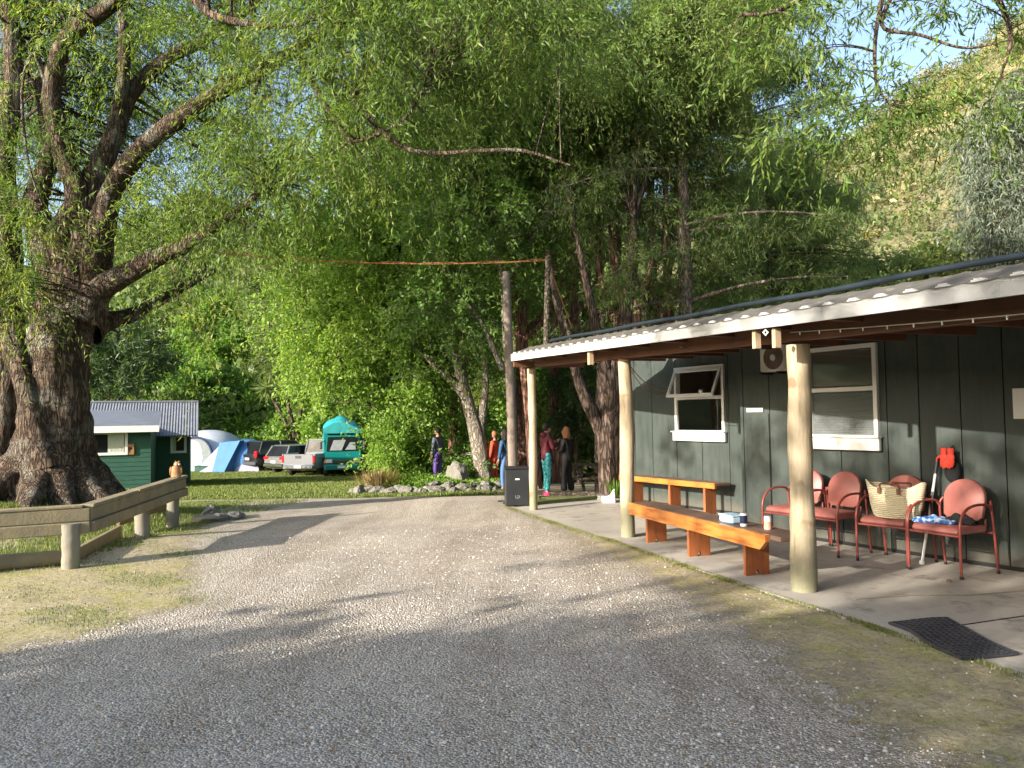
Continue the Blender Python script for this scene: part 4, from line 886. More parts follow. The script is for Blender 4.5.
def wheel(par,x,y,r=.34,w=.22):
    m=MB(); m.lathe([(r*.6,-w/2),(r*.93,-w/2),(r,-w*.35),(r,w*.35),(r*.93,w/2),(r*.6,w/2)],(x,y,r),24,'x'); W=m.build('wheel','tyre',par,True)
    s=1 if x>0 else -1; m=MB(); m.lathe([(0,w/2*.9),(r*.15,w/2*.95),(r*.2,w/2*.7),(r*.58,w/2*.75),(r*.62,w/2*1.0),(r*.62,w/2*.8)] if s>0 else [(0,-w/2*.9),(r*.15,-w/2*.95),(r*.2,-w/2*.7),(r*.58,-w/2*.75),(r*.62,-w/2*1.0),(r*.62,-w/2*.8)],(x,y,r),20,'x'); m.build('rim','chrome',W,True)
def loft(mb,secs):
    """secs: list of (y, [(x,z)...half profile from bottom centre outwards to top centre])"""
    v=[];f=[];n=len(secs[0][1]); full=2*n
    for y,pr in secs:
        v+=[(x,y,z) for x,z in pr]+[(-x,y,z) for x,z in reversed(pr)]
    for i in range(len(secs)-1):
        for j in range(full): f.append((i*full+j,i*full+(j+1)%full,(i+1)*full+(j+1)%full,(i+1)*full+j))
    f.append(tuple(range(full-1,-1,-1))); f.append(tuple((len(secs)-1)*full+j for j in range(full))); mb.add(v,f)
def car(name,label,col,loc,rz,L=4.5,W=1.8,H=1.6,tail='suv',group='cars parked on the far grass'):
    """the car's rear is at -y, nose at +y"""
    t=thing(name,label,'car',loc,rz,group); h=W/2; y0=-L/2; y1=L/2; belt=.98 if tail!='wagon' else .92
    def S(y,w,zb_,zt_): return (y,[(0,zb_),(w*.85,zb_),(w,zb_+.12),(w*1.0,zt_-.25),(w*.965,zt_-.03),(w*.6,zt_),(0,zt_)])
    m=MB(); loft(m,[S(y0,h*.88,.42,belt-.08),S(y0+.1,h*.97,.3,belt),S(y0+.8,h,.25,belt),S(0,h,.22,belt),S(y1-1.2,h,.25,belt-.04),S(y1-.35,h*.95,.28,belt-.2),S(y1,h*.8,.36,belt-.38)]); m.build('body',col,t,True)
    if tail=='pickup':
        ca,cb=-.25,1.15
        m=MB(); 
        for x in (-h+.05,h-.05): m.box((x,y0+.78,belt+.06),(.09,1.5,.16),bev=.02)
        m.box((0,y0+.03,belt-.14),(W*.86,.07,.52),bev=.02); m.box((0,-.27,belt+.06),(W*.86,.07,.16),bev=.02); m.build('tray','car_silver',t)
        m=MB(); m.box((0,y0-.006,belt-.02),(.34,.02,.14),bev=.01); m.build('tailgate_handle','darkplastic',t)
    else: ca,cb=y0+.15,1.0
    rk=.32 if tail!='pickup' else .12; tp=h*.76
    def G(y,z,w): return (y,w,z)
    base=[(-h*.93,ca),(h*.93,ca),(h*.93,cb),(-h*.93,cb)]; topp=[(-tp,ca+rk),(tp,ca+rk),(tp,cb-.75),(-tp,cb-.75)]
    m=MB(); m.hexa([(x,y,belt-.04) for x,y in base]+[(x,y,H-.05) for x,y in topp]); c_=m.build('cabin','glassdark',t)
    m=MB(); m.hexa([(x*1.01,y+(.03 if i in(2,3) else -.03),H-.06) for i,(x,y) in enumerate(topp)]+[(x*.9,y*.95+.0,H) for x,y in topp]); 
    for (bx_,by_),(tx_,ty_) in zip(base,topp):
        m.tube([(bx_*1.005,by_*1.003,belt-.02),(tx_*1.01,ty_*1.003,H-.05)],.05,6)
    for s_ in (-1,1):
        y_=(ca+cb)/2-.1; m.tube([(s_*h*.94,y_,belt-.02),(s_*tp*1.02,y_,H-.05)],.045,6)
    m.build('roof',col,t,True)
    for s_ in (-1,1):
        m=MB(); 
        if tail=='suv': m.box((s_*h*.80,y0+.03,belt-.02),(.26,.10,.34),bev=.03)
        elif tail=='wagon': m.box((s_*h*.72,y0+.05,belt-.10),(.42,.12,.16),bev=.03)
        else: m.box((s_*(h-.08),y0+.03,belt-.12),(.13,.09,.36),bev=.02)
        m.build('tail_light','redlamp',t)
        m=MB(); m.box((s_*h*.72,y1-.06,.68),(.34,.16,.14),bev=.03); m.build('headlight','clearlamp',t)
        m=MB(); m.box((s_*(h+.1),cb-.45,belt+.06),(.2,.1,.14),bev=.03); m.build('mirror','darkplastic' if tail!='suv' else col,t)
        wheel(t,s_*(h-.12),y0+.85); wheel(t,s_*(h-.12),y1-.85)
    m=MB(); m.box((0,y0-.0,.46),(W*.9,.16,.2),bev=.04); m.build('rear_bumper','darkplastic' if tail=='suv' else 'chrome',t)
    m=MB(); m.box((0,y0-.035 if tail!='pickup' else y0-.086,belt-.28 if tail!='pickup' else .48),(.38,.02,.12)); m.build('number_plate','plate',t)
    return t
def gpos(px,Y): p=at(px,470,Y); return (p[0],Y,T(p[0],Y))
car('black_suv','shiny black estate car with red tail light nearest the tents','car_black',gpos(283,44.5),R(-38),4.6,1.85,1.68,'suv')
car('silver_wagon','silver grey estate car between the black car and the pickup','car_gold',gpos(309,42.2),R(-36),4.6,1.8,1.5,'wagon')
car('silver_pickup','silver pickup truck with its tailgate toward the camera beside the teal truck','car_silver',gpos(322,40.8),R(-14),4.9,1.85,1.78,'pickup')
# camper truck
t=thing('camper_truck','teal cab over camper truck with a turquoise cover over its roof under the trees','truck',gpos(343,38.5),R(12))
h=.86; zr=2.02
m=MB()
def cab(z0,z1,y0,y1,dy0,dy1,w0,w1): return [(-w0,y0,z0),(w0,y0,z0),(w0,y1,z0),(-w0,y1,z0),(-w1,y0+dy0,z1),(w1,y0+dy0,z1),(w1,y1,z1),(-w1,y1,z1)]
m.hexa(cab(.45,1.18,-.85,.9,.0,0,h,h)); m.hexa(cab(1.18,zr,-.85,.9,.22,0,h,h*.9)); m.hexa(cab(zr,zr+.1,-.62,.9,.10,0,h*.9,h*.78)); m.build('cab','truck_teal',t)
m=MB(); m.hexa([(-h*.9,-.862,1.26),(h*.9,-.862,1.26),(h*.9,-.80,1.26),(-h*.9,-.80,1.26),(-h*.83,-.675,1.95),(h*.83,-.675,1.95),(h*.83,-.6,1.95),(-h*.83,-.6,1.95)]); m.build('windscreen','glassdark',t)
m=MB(); m.hexa([(-h*.72,-.878,1.30),(-.05,-.876,1.30),(-.05,-.86,1.30),(-h*.72,-.862,1.30),(-h*.5,-.74,1.80),(.15,-.74,1.80),(.15,-.72,1.80),(-h*.5,-.72,1.80)]); m.hexa([(.12,-.875,1.32),(.62,-.875,1.32),(.62,-.86,1.32),(.12,-.86,1.32),(.35,-.76,1.68),(.6,-.76,1.68),(.6,-.74,1.68),(.35,-.74,1.68)]); m.build('sunshade','tin',t)
m=MB(); m.box((0,-.875,.74),(1.25,.03,.14),bev=.01); m.build('grille','darkplastic',t)
m=MB(); m.box((0,-.90,.48),(1.74,.16,.26),bev=.04); m.build('bumper','truck_teal',t)
m=MB(); m.box((-.05,-.985,.50),(.40,.02,.13)); m.build('number_plate','plate',t)
for s_ in (-1,1):
    m=MB(); m.box((s_*.64,-.875,.78),(.30,.05,.18),bev=.03); m.build('headlight','clearlamp',t); m=MB(); m.box((s_*.82,-.865,.78),(.08,.06,.16),bev=.02); m.build('indicator','orangelamp',t)
    m=MB(); m.box((s_*(h+.17),-.78,1.55),(.12,.08,.36),bev=.03); m.tube([(s_*h*.95,-.7,1.75),(s_*(h+.17),-.78,1.72)],.018,6); m.build('mirror','darkplastic',t)
    m=MB(); m.box((s_*(h-.004),.05,1.55),(.02,.85,.52)); m.build('side_window','glassdark',t)
    wheel(t,s_*.80,-.15,.38,.24); wheel(t,s_*.80,3.2,.38,.26)
m=MB(); m.box((0,2.9,1.45),(2.0,3.9,1.9),bev=.06); m.box((0,2.6,.5),(.9,4.6,.16)); m.build('camper_body','truck_teal',t)
m=MB(); V=[];f=[];nx,ny=12,10
for j in range(ny+1):
    for i in range(nx+1):
        u=i/nx*2-1; v=j/ny; y=-.75+v*3.6; pk=.2+.8*math.exp(-((v-.20)/.24)**2); z=zr+.14+.86*pk*max(0,1-abs(u*.98+.12))**.42+.03*math.sin(u*9+v*12); V.append((u*.94,y,z))
for j in range(ny):
    for i in range(nx): f.append((j*(nx+1)+i,j*(nx+1)+i+1,(j+1)*(nx+1)+i+1,(j+1)*(nx+1)+i))
nV=len(V); V+= [(x,y,zr+.11) for x,y,z in V]; f+=[tuple(nV+q for q in reversed(g_)) for g_ in list(f)]
ring=[i for i in range(nx+1)]+[j*(nx+1)+nx for j in range(1,ny+1)]+[ny*(nx+1)+i for i in range(nx-1,-1,-1)]+[j*(nx+1) for j in range(ny-1,0,-1)]
for a_,b_ in zip(ring,ring[1:]+ring[:1]): f.append((b_,a_,nV+a_,nV+b_))
m.add(V,f); m.build('roof_cover','tarp',t,True)
# ---- picnic table
t=thing('picnic_table','dark wooden picnic table under the trees behind the two talking people','picnic table',(2.35,20.6,T(2.35,20.6)),.15)
m=MB(); 
for y in np.linspace(-.36,.36,5): m.box((0,y,.74),(1.9,.165,.04),bev=.005)
m.build('table_top','log',t)
for y in (-.75,.75): m=MB(); m.box((0,y,.44),(1.9,.26,.045),bev=.005); m.build('seat','log',t)
for x in (-.65,.65):
    m=MB(); m.box((x,0,.40),(.05,1.6,.09)); m.box((x,0,.68),(.05,.72,.08))
    for s_ in (-1,1): m.tube([(x,s_*.72,0),(x,s_*.30,.72)],.045,6)
    m.build('leg_frame','log',t)
m=MB(); m.tube([(.9,19.2,T(.9,19.2)+.02),(2.9,18.9,T(2.9,18.9)+.02)],.09,10); tag(m.build('edging_log','log',None,True),'grey log on the ground in front of the picnic table','log')
# ================================================================ PEOPLE
for n_,c_ in dict(skin=(.45,.25,.17),maroon=(.13,.018,.028),pantsteal=(.02,.12,.14),blackwear=(.012,.012,.014),hairginger=(.30,.13,.06),hairdark=(.02,.014,.012),redorange=(.62,.07,.03),purple=(.10,.045,.26),bluetop=(.02,.085,.17),denim=(.08,.17,.38),pinkshoe=(.62,.06,.16),greyblue=(.08,.09,.12)).items(): M[n_]=pm(n_,c_,tuple(x*.75 for x in c_),9,.75,.002)
def tealpat():
    m,nt,o=newmat('patterned_trousers'); v=coords(nt); f=noise(nt,16,v,3,.7); bsdf(nt,o,ramp(nt,f,[(.40,(.015,.05,.10)),(.5,(.02,.28,.30)),(.6,(.06,.42,.40)),(.66,(.35,.12,.28))]),.8); return m
M['pantsteal']=tealpat()
def skin(name,V,Ed,Rd,mat,parent,sub=2):
    me=bpy.data.meshes.new(name); me.from_pydata(V,Ed,[]); o=bpy.data.objects.new(name,me); COL.objects.link(o)
    sk=o.modifiers.new('s','SKIN'); sk.use_smooth_shade=True
    for i,r_ in enumerate(Rd): me.skin_vertices[0].data[i].radius=(r_,r_) if isinstance(r_,(int,float)) else r_; me.skin_vertices[0].data[i].use_root=(i==0)
    ss=o.modifiers.new('u','SUBSURF'); ss.levels=sub; ss.render_levels=sub
    dg=bpy.context.evaluated_depsgraph_get(); me2=bpy.data.meshes.new_from_object(o.evaluated_get(dg)); o.modifiers.clear(); o.data=me2; me2.name=name; me2.materials.clear(); me2.materials.append(M[mat]); me2.polygons.foreach_set('use_smooth',[True]*len(me2.polygons)); me2.update(); bpy.data.meshes.remove(me); o.parent=parent; return o
def person(label,loc,rz,H,top,legs,shoe,hair,armL,armR,stance=.10,longhair=False,hood=False,flare=1.,turn=0.):
    """local +y is the way the person faces. arms: (elbow, wrist) offsets from the shoulder"""
    s=H/1.75; t=thing('person',label,'person',loc,rz); v=lambda *a: tuple(q*s for q in a)
    hipL,hipR=(-.09,0,.93),(.09,0,.93); fl=(-stance,.03,.08); fr=(stance,-.06,.08)
    shL,shR=(-.185,0,1.42),(.185,0,1.42); add=lambda a,b: tuple(x+y for x,y in zip(a,b))
    eL,wL=add(shL,armL[0]),add(shL,armL[1]); eR,wR=add(shR,armR[0]),add(shR,armR[1])
    kL=(-stance*.95,.05,.50); kR=(stance*.95,.01,.50)
    V=[(0,0,.97),(0,.0,1.15),(0,-.01,1.36),(0,-.005,1.50),(0,.015,1.56),hipL,kL,fl,hipR,kR,fr,shL,eL,wL,shR,eR,wR,(fl[0],fl[1]+.13,.04),(fr[0],fr[1]+.13,.04)]
    Ed=[(0,1),(1,2),(2,3),(3,4),(0,5),(5,6),(6,7),(0,8),(8,9),(9,10),(2,11),(11,12),(12,13),(2,14),(14,15),(15,16),(7,17),(10,18)]
    Rd=[.10,.095,.11,.055,.055,.085,.055,.04,.085,.055,.04,.055,.04,.028,.055,.04,.028,.03,.03]
    body=skin('body',[v(*q) for q in V],Ed,[r_*s for r_ in Rd],'skin',t)
    # head with face and hands are joined into the body mesh
    m=MB(); hc=(math.sin(turn)*.02,.03*math.cos(turn),1.645)
    m.ball(hc,(.076,.094,.115),20,14); m.ball((hc[0],hc[1]+.03,hc[2]-.07),(.05,.06,.045),14,8); m.ball((hc[0],hc[1]+.097,hc[2]-.008),(.012,.02,.022),8,6); m.ball((hc[0]-.077,hc[1]-.005,hc[2]-.005),(.012,.02,.03),8,6); m.ball((hc[0]+.077,hc[1]-.005,hc[2]-.005),(.012,.02,.03),8,6); m.ball((hc[0],hc[1]+.088,hc[2]-.05),(.024,.008,.007),8,4)
    for (e_,w_,sd) in ((eL,wL,-1),(eR,wR,1)):
        d=Vector(w_)-Vector(e_); d.normalize(); side=d.cross(Vector((0,0,1))); side=(side if side.length>.1 else Vector((0,1,0))).normalized(); w=Vector(w_)
        m.tube([w-d*.02,w+d*.03,w+d*.07,w+d*.095],[.024,.034,.036,.03],10); nb=d.cross(side)
        for j,Lf in enumerate((.062,.074,.070,.055)):
            b=w+d*.085+side*(-.027+.018*j); m.tube([b,b+d*Lf*.5+nb*.008,b+d*Lf*.95+nb*.026],[.0095,.009,.007],7)
        b=w+d*.03-side*.03; m.tube([b,b+d*.03-side*.022,b+d*.06-side*.026],[.012,.011,.008],7)
    hm=m.build('head_tmp','skin',None,True)
    hm.data.transform(Matrix.Scale(s,4)); bm=bmesh.new(); bm.from_mesh(body.data); bm.from_mesh(hm.data); bm.to_mesh(body.data); bm.free(); bpy.data.objects.remove(hm); body.data.polygons.foreach_set('use_smooth',[True]*len(body.data.polygons))
    m=MB(); 
    for x in(-.03,.03): m.ball(v(hc[0]+x,hc[1]+.086,hc[2]+.01),.009*s,8,6)
    m.build('eyes','hairdark',body,True)
    # clothes
    V=[(0,0,.84),(0,0,1.13),(0,-.01,1.36),(0,-.005,1.47),shL,eL,(wL[0]*.9+eL[0]*.1,wL[1]*.9+eL[1]*.1,wL[2]*.9+eL[2]*.1),shR,eR,(wR[0]*.9+eR[0]*.1,wR[1]*.9+eR[1]*.1,wR[2]*.9+eR[2]*.1)]
    skin('top',[v(*q) for q in V],[(0,1),(1,2),(2,3),(2,4),(4,5),(5,6),(2,7),(7,8),(8,9)],[q*s for q in (.15,.135,.145,.075,.075,.056,.044,.075,.056,.044)],top,t)
    V=[(0,0,1.14),(-.08,0,.90),kL,(fl[0],fl[1],.10),(.08,0,.90),kR,(fr[0],fr[1],.10)]
    skin('trousers',[v(*q) for q in V],[(0,1),(1,2),(2,3),(0,4),(4,5),(5,6)],[q*s for q in (.115,.098,.070,.055*flare,.098,.070,.055*flare)],legs,t)
    for f_ in (fl,fr):
        m=MB(); m.ball((f_[0],f_[1]+.05,.045),(.05,.135,.05),14,8); m.box((f_[0],f_[1]+.05,.014),(.09,.26,.025),bev=.01); o=m.build('shoe',shoe,t,True); o.data.transform(Matrix.Scale(s,4))
    m=MB(); m.ball((hc[0],hc[1]-.022,hc[2]+.03),(.09,.098,.108),20,12,.04)
    if longhair: m.ball((hc[0],hc[1]-.055,hc[2]-.10),(.105,.075,.19),18,12,.08); m.ball((hc[0]-.07,hc[1]-.0,hc[2]-.07),(.04,.06,.14),12,8); m.ball((hc[0]+.07,hc[1]-.0,hc[2]-.07),(.04,.06,.14),12,8)
    o=m.build('hair',hair,t,True); o.data.transform(Matrix.Scale(s,4))
    if hood:
        m=MB(); m.ball((0,-.08,1.50),(.11,.075,.075),14,8); o=m.build('hood',top,t,True); o.data.transform(Matrix.Scale(s,4))
    return t
up_=((-.03,.04,-.27),(.06,.26,-.12)); 
person('person in a maroon hooded top and teal patterned trousers talking beside the far pole',(.84,19.5,T(.84,19.5)),R(-62),1.78,'maroon','pantsteal','pinkshoe','hairdark',((-.05,.05,-.27),(.07,.25,-.14)),((.05,.06,-.27),(-.06,.26,-.10)),.11,hood=True)
person('person in black flared clothes with long ginger hair facing the one in maroon',(1.36,19.5,T(1.36,19.5)),R(60),1.70,'blackwear','blackwear','blackwear','hairginger',((-.05,.04,-.27),(.05,.22,-.20)),((.05,.02,-.28),(.02,.12,-.48)),.13,True,flare=1.9)
dn=((-.06,.02,-.28),(-.05,.09,-.52)); dr=((.06,.02,-.28),(.05,.09,-.52))
person('person in a dark blue top and light blue jeans standing behind the grey pole',(-.22,22.0,T(-.22,22.0)),R(60),1.72,'bluetop','denim','blackwear','hairdark',dn,dr,.10,True)
person('person dressed in bright red and orange under the trees left of the grey pole',(-.56,23.6,T(-.56,23.6)),R(70),1.70,'redorange','redorange','blackwear','hairginger',dn,dr,.10)
person('person in a dark top and purple trousers among the trees near the truck',(-2.30,23.7,T(-2.30,23.7)),R(60),1.72,'greyblue','purple','blackwear','hairdark',dn,dr,.09)
# ================================================================ TREES
M['willow']=leafmat('willow_leaf',(.055,.105,.02),(.155,.245,.045),.45,(.28,.31,.07))
M['bright']=leafmat('spring_leaf',(.10,.19,.03),(.26,.41,.075),.52,(.38,.48,.11))
M['mid']=leafmat('mid_green_leaf',(.08,.165,.035),(.20,.33,.07),.52,(.30,.40,.09))
M['olive']=leafmat('olive_leaf',(.105,.15,.04),(.25,.31,.085),.52,(.33,.31,.08))
M['dark']=leafmat('dark_conifer_needles',(.036,.075,.03),(.105,.165,.06),.35)
M['conif']=leafmat('conifer_sprays',(.075,.125,.035),(.19,.26,.075),.45,(.31,.34,.10))
M['willowfine']=leafmat('pale_willow_leaf',(.095,.155,.04),(.225,.32,.09),.52,(.33,.37,.12))
M['euc']=leafmat('grey_gum_leaf',(.07,.10,.075),(.20,.25,.18),.25,(.28,.30,.20))
M['scrub']=leafmat('hill_bush_leaf',(.065,.11,.035),(.18,.24,.075),.4,(.24,.25,.10))
M['scrubdry']=leafmat('dry_scrub',(.085,.10,.04),(.20,.205,.095),.25,(.32,.28,.14))
M['gorse']=leafmat('yellow_gorse_flower',(.26,.21,.03),(.62,.47,.03),.2,(.75,.60,.06))
M['barkw']=barkmat('willow_bark',(.23,.17,.125),(.125,.088,.064),6.5,(1,1,.17),.075,lich=(.27,.26,.22))
M['barkd']=barkmat('dark_bark',(.20,.145,.115),(.11,.078,.06),5,(1,1,.2),.04)
M['barkr']=barkmat('reddish_bark',(.42,.24,.18),(.24,.12,.085),5,(1,1,.12),.05)
M['barkc']=barkmat('grey_brown_bark',(.34,.27,.23),(.20,.15,.125),5,(1,1,.3),.03)
M['barkp']=barkmat('pale_bark',(.38,.34,.28),(.22,.19,.15),5,(1,1,.5),.02,lich=(.16,.15,.12))
def A(px,py,Y): return at(px,py,Y)
# ---- the big willow
def willow():
    rg=np.random.default_rng(21); Y=14.
    b=A(47,495,Y); base=(b[0],Y,T(b[0],Y)-.25); t=thing('willow_tree','huge old willow with a thick furrowed split trunk and spreading limbs at the left','tree',base)
    P=lambda px,py,y=Y: tuple(A(px,py,y))
    L=[([ (base[0]+.12,Y,base[2]),P(50,475),P(53,440),P(57,390),P(60,340),P(70,295),P(84,270)],[1.05,.82,.62,.51,.49,.47,.38]),
       ([P(-8,500,14.1),P(0,450,14.1),P(4,400,14.1),P(8,350,14.1),P(2,300,14.2),P(5,240,14.2),P(2,160,14.4),P(14,70,14.6),P(0,-60,15)],[.9,.45,.33,.30,.32,.26,.19,.15,.10]),
       ([P(10,330,13.8),P(20,370,13.55),P(30,400,13.5),P(34,430,13.5),P(44,470,13.5)],[.22,.17,.20,.25,.35]),
       ([P(74,300),P(62,245,13.9),P(78,200,13.8),P(66,160,13.7),P(52,105,13.5),P(57,62,13.4),P(72,33,13.2),P(104,10,13),P(150,-30,12.8)],[.40,.29,.20,.16,.145,.145,.14,.12,.08]),
       ([P(92,290),P(100,240,13.7),P(112,190,13.5),P(140,150,13.3),P(180,118,13),P(215,95,12.8),P(260,72,12.6),P(318,35,12.2),P(380,0,11.8)],[.34,.24,.185,.165,.15,.125,.11,.085,.06]),
       ([P(82,270),P(92,190,14),P(112,140,14.2),P(130,95,14.4),P(165,60,14.6),P(205,40,14.8),P(260,0,15)],[.36,.23,.165,.14,.12,.10,.07]),
       ([P(112,140,14.2),P(122,90,14.2),P(124,40,14.2),P(118,-20,14.2)],[.14,.12,.10,.08]),
       ([P(86,315,13.8),P(100,290,13.7),P(130,272,13.5),P(162,256,13.2),P(195,240,13),P(240,210,12.8),P(268,185,12.6)],[.36,.21,.17,.14,.12,.08,.05]),
       ([P(88,330,14.2),P(104,322,14.5),P(128,316,14.8),P(160,300,15),P(215,270,15.3)],[.30,.2,.14,.1,.05]),
       ([P(72,285),P(45,250,14.2),P(36,200,14.5),P(50,150,14.8),P(40,80,15)],[.4,.26,.2,.16,.1]),
       ([P(195,0,11.5),P(215,16,11.2),P(250,24,11),P(285,26,10.8),P(305,24,10.7)],[.07,.06,.05,.035,.02]),
       ([P(240,40,12.8),P(262,62,12.4),P(250,108,12.4)],[.06,.045,.02]),
       ([P(300,60,11.6),P(340,128,11),P(360,140,10.6),P(405,118,10.4),P(430,70,10.3)],[.05,.038,.032,.025,.015]),
       ([P(350,100,11),P(392,140,10.2),P(430,153,10),P(515,150,9.6),P(570,165,9.5)],[.035,.032,.028,.022,.01]),
       ([P(52,100,13.5),P(34,55,13.2),P(22,90,12.9),P(28,160,12.6),P(42,205,12.5)],[.05,.03,.025,.02,.012])]
    # buttress roots
    for a,l in ((-.35,1.9),(.5,1.5),(-1.2,1.7),(-2.0,1.9),(-2.7,2.0),(3.0,1.6),(-.8,1.5)):
        x=base[0]+math.cos(a)*l; y=Y+math.sin(a)*l; L.append(([P(50+16*math.cos(a),450),(base[0]+math.cos(a)*.75,Y+math.sin(a)*.75,base[2]+.60),(x,y,T(x,y)-.05)],[.34,.30,.06]))
    wp,samp=limbs_mesh(L,seg=14,rg=rg,rough=.05,ridges=.07)
    E=[]
    def e(px,py,y,rx,rz,n,ts=0): E.append((A(px,py,y),(rx,rx,rz),n,ts))
    # leaves: left edge, clump low on the trunk, crown over the limbs, outer canopy to the right
    e(115,35,12.6,1.0,.5,6,.2); e(155,185,12.9,.7,.3,4,.2); e(20,120,12.7,.5,.5,3,.2); e(200,40,12.6,.9,.5,6,.2); e(4,225,12.8,.65,.4,9,.25); e(16,280,12.8,.65,.28,12,.3);  e(-20,150,13,1.0,.9,12,.2); e(20,0,16,2.4,1.2,26,.15)
    e(110,0,17,2.4,1.2,30,.1); e(200,20,15.5,1.8,1.0,26,.15); e(150,200,17.5,1.8,1.2,22,.0); e(240,165,13.5,1.0,.6,20,.1); e(300,110,12.6,1.5,.9,26,.18)
    e(285,185,12.5,1.0,.4,9,.15); e(250,228,12.8,.8,.25,9,.1); e(330,35,12.2,1.7,.9,30,.18); e(400,50,10.8,1.6,.9,30,.15); e(385,145,10.6,1.1,.4,8,.1); e(450,20,10.6,1.5,.8,34,.05)
    e(200,300,12.9,.5,.25,3,.15); e(180,130,17,1.8,1.2,16,0); e(40,110,18,2.2,1.6,22,0); e(200,270,16,1.2,.5,6,-.1); e(110,-110,13.,3.5,1.4,50); e(300,-80,12,3.2,1.3,50); e(540,40,10.4,1.4,.8,14,0); e(60,190,17.5,1.6,1,12,.1); e(215,90,15.5,1.2,.7,12,.1); e(60,50,18,2.4,1.6,34,.05); e(90,120,18.5,2.2,1.4,28,0); e(150,60,18.5,2.2,1.4,26,0); e(10,150,18,1.5,1.5,16,0)
    cp,V,Fq,ti=crown_parts(E,samp,rg,ntw=10,nleaf=30,tl=.95,droop=.75,L=.105,W=.0205,lsp=.03,down=.75,branch_r=.014,flat=.5)
    wv,wf=cat(wp+cp); off=np.array(base)
    fastmesh('trunk',wv-off,wf,'barkw',t,smooth=True); fastmesh('crown',V-off,Fq,'willow',t,tint=ti)
willow()
# ---- deciduous trees of the middle
def simple_tree(name,label,px,Y,trunkpx,r0_,leafm,barkm,ells,seed,cat_='tree',group=None,zb_=None,**k):
    """trunkpx: list of lists of (px,py[,dY]); the first point of the first limb is the base"""
    b=A(trunkpx[0][0][0],470,Y); base=(b[0],Y,T(b[0],Y)-.1 if zb_ is None else zb_); L=[]
    for i,tp in enumerate(trunkpx):
        pts=[A(q[0],q[1],Y+(q[2] if len(q)>2 else 0)) for q in tp]
        if i==0: pts[0]=np.array(base)
        rr_=r0_ if i==0 else r0_*.55; n=len(pts); L.append((pts,[rr_*(1-.78*j/(n-1)) for j in range(n)]))
    E=[(A(q[0],q[1],Y+q[2]),(q[3],q[3],q[4]),q[5],q[6] if len(q)>6 else 0) for q in ells]
    return tree(name,label,cat_,base,L,E,leafm,barkm,seed,group,**k)
dk=dict(ntw=9,nleaf=19,tl=.9,droop=.35,L=.125,W=.06,lsp=.06,down=.3,branch_r=.022)
simple_tree('broadleaf_tree','tall bright green leafy tree beside the teal truck, its crown reaching the grass',395,25,[[(395,480),(392,400),(388,330),(400,250),(405,170)],[(390,400),(365,375),(350,370)],[(389,420),(362,400),(340,404)],[(390,340),(430,280),(450,230)],[(388,360),(340,300),(320,260)]],.13,'bright','barkd',
  [(345,320,-.5,1.9,1.8,74,.15),(330,265,0,1.5,1.3,36,.15),(390,260,-.8,2.2,1.6,60,.05),(405,378,-.8,1.1,.8,30,.1),(415,418,-.2,1.0,.8,22,-.05),(350,215,0,2.0,1.4,50,.05),(430,340,-.2,1.8,2.0,50,-.1),(308,340,.3,.8,1.3,24,.25),(420,190,-.6,2.2,1.5,60,.15),(385,140,-.6,2.2,1.5,56,.15),(330,190,-.3,1.8,1.4,40,.2),(350,362,-.2,1.2,.5,20,.15),(395,440,-1,.7,.7,14,.05)],31,**dk)
simple_tree('birch_tree','slender tree with a pale crooked trunk and mid green crown above the grey pole',510,20.5,[[(508,480),(512,420),(506,330),(503,280),(492,225),(484,170),(480,100)],[(503,285),(520,260),(545,215),(560,180),(570,140)],[(545,228),(548,190),(556,150)],[(503,370),(480,320),(455,290)]],.15,'mid','barkp',
  [(455,230,0,1.6,1.1,46,.1),(520,215,.3,1.4,.9,30,.05),(580,185,.2,1.4,.9,34,.05),(470,160,.2,1.8,1.1,50,.05),(540,120,0,1.8,1.1,50,.1),(440,310,.4,1.2,.8,20,-.1),(540,290,.8,1.0,.7,12,0),(420,120,.3,1.8,1.1,40,.1),(610,110,0,1.6,1.1,36,.1)],33,**dict(dk,L=.13,W=.055,ntw=8))
simple_tree('mottled_tree','leaning tree with grey mottled trunk behind the planted bed',478,23.5,[[(486,485),(478,440),(466,395),(452,345),(430,300)],[(478,440),(486,380),(478,320)],[(466,395),(440,370),(418,350)]],.30,'mid','barkp',
  [(440,300,0,1.4,1.0,26,0),(470,290,1,1.4,.9,20,-.1),(425,350,0,1.0,.6,12,.05),(455,462,.6,.6,.3,5,.0)],35,**dk)
k=0
for px,Y,w,col,top in ((412,27,.16,'barkd',200),(452,27.5,.18,'barkr',210),(463,30,.14,'barkr',260),(523,26,.30,'barkr',150),(536,23,.20,'barkr',140),(556,27,.26,'barkr',110),(577,30,.30,'barkr',90)):
    lab=['thin dark trunked tree just right of the bright tree','reddish trunked tree behind the purple clad person','thin reddish trunk deep in the grove','thick reddish trunk just left of the far verandah post','slanting reddish trunk right behind the grey pole','reddish trunked tree seen between the two left verandah posts','tall reddish trunk deep behind the roof pole'][k]
    lean=(-26 if k==4 else 6*math.sin(k*2))
    simple_tree('grove_tree',lab,px,Y,[[(px,480),(px+lean*.3,400),(px+lean*.8,300),(px+lean,top+40),(px+lean,top)],[(px+lean*.5,340),(px+30,300),(px+50,260)],[(px+lean*.8,300),(px-25,260),(px-40,235)]],w,'olive' if k%2 else 'mid',col,
      [(px+lean,top,0,2.6,1.7,40,.05),(px+lean*.5-15,top+90,0,1.4,.9,9,.0),(px+30,top+110,.5,1.4,.9,8,.0)],200+k,group='trees of the dark grove',**dict(dk,nleaf=13,L=.16,W=.06)); k+=1
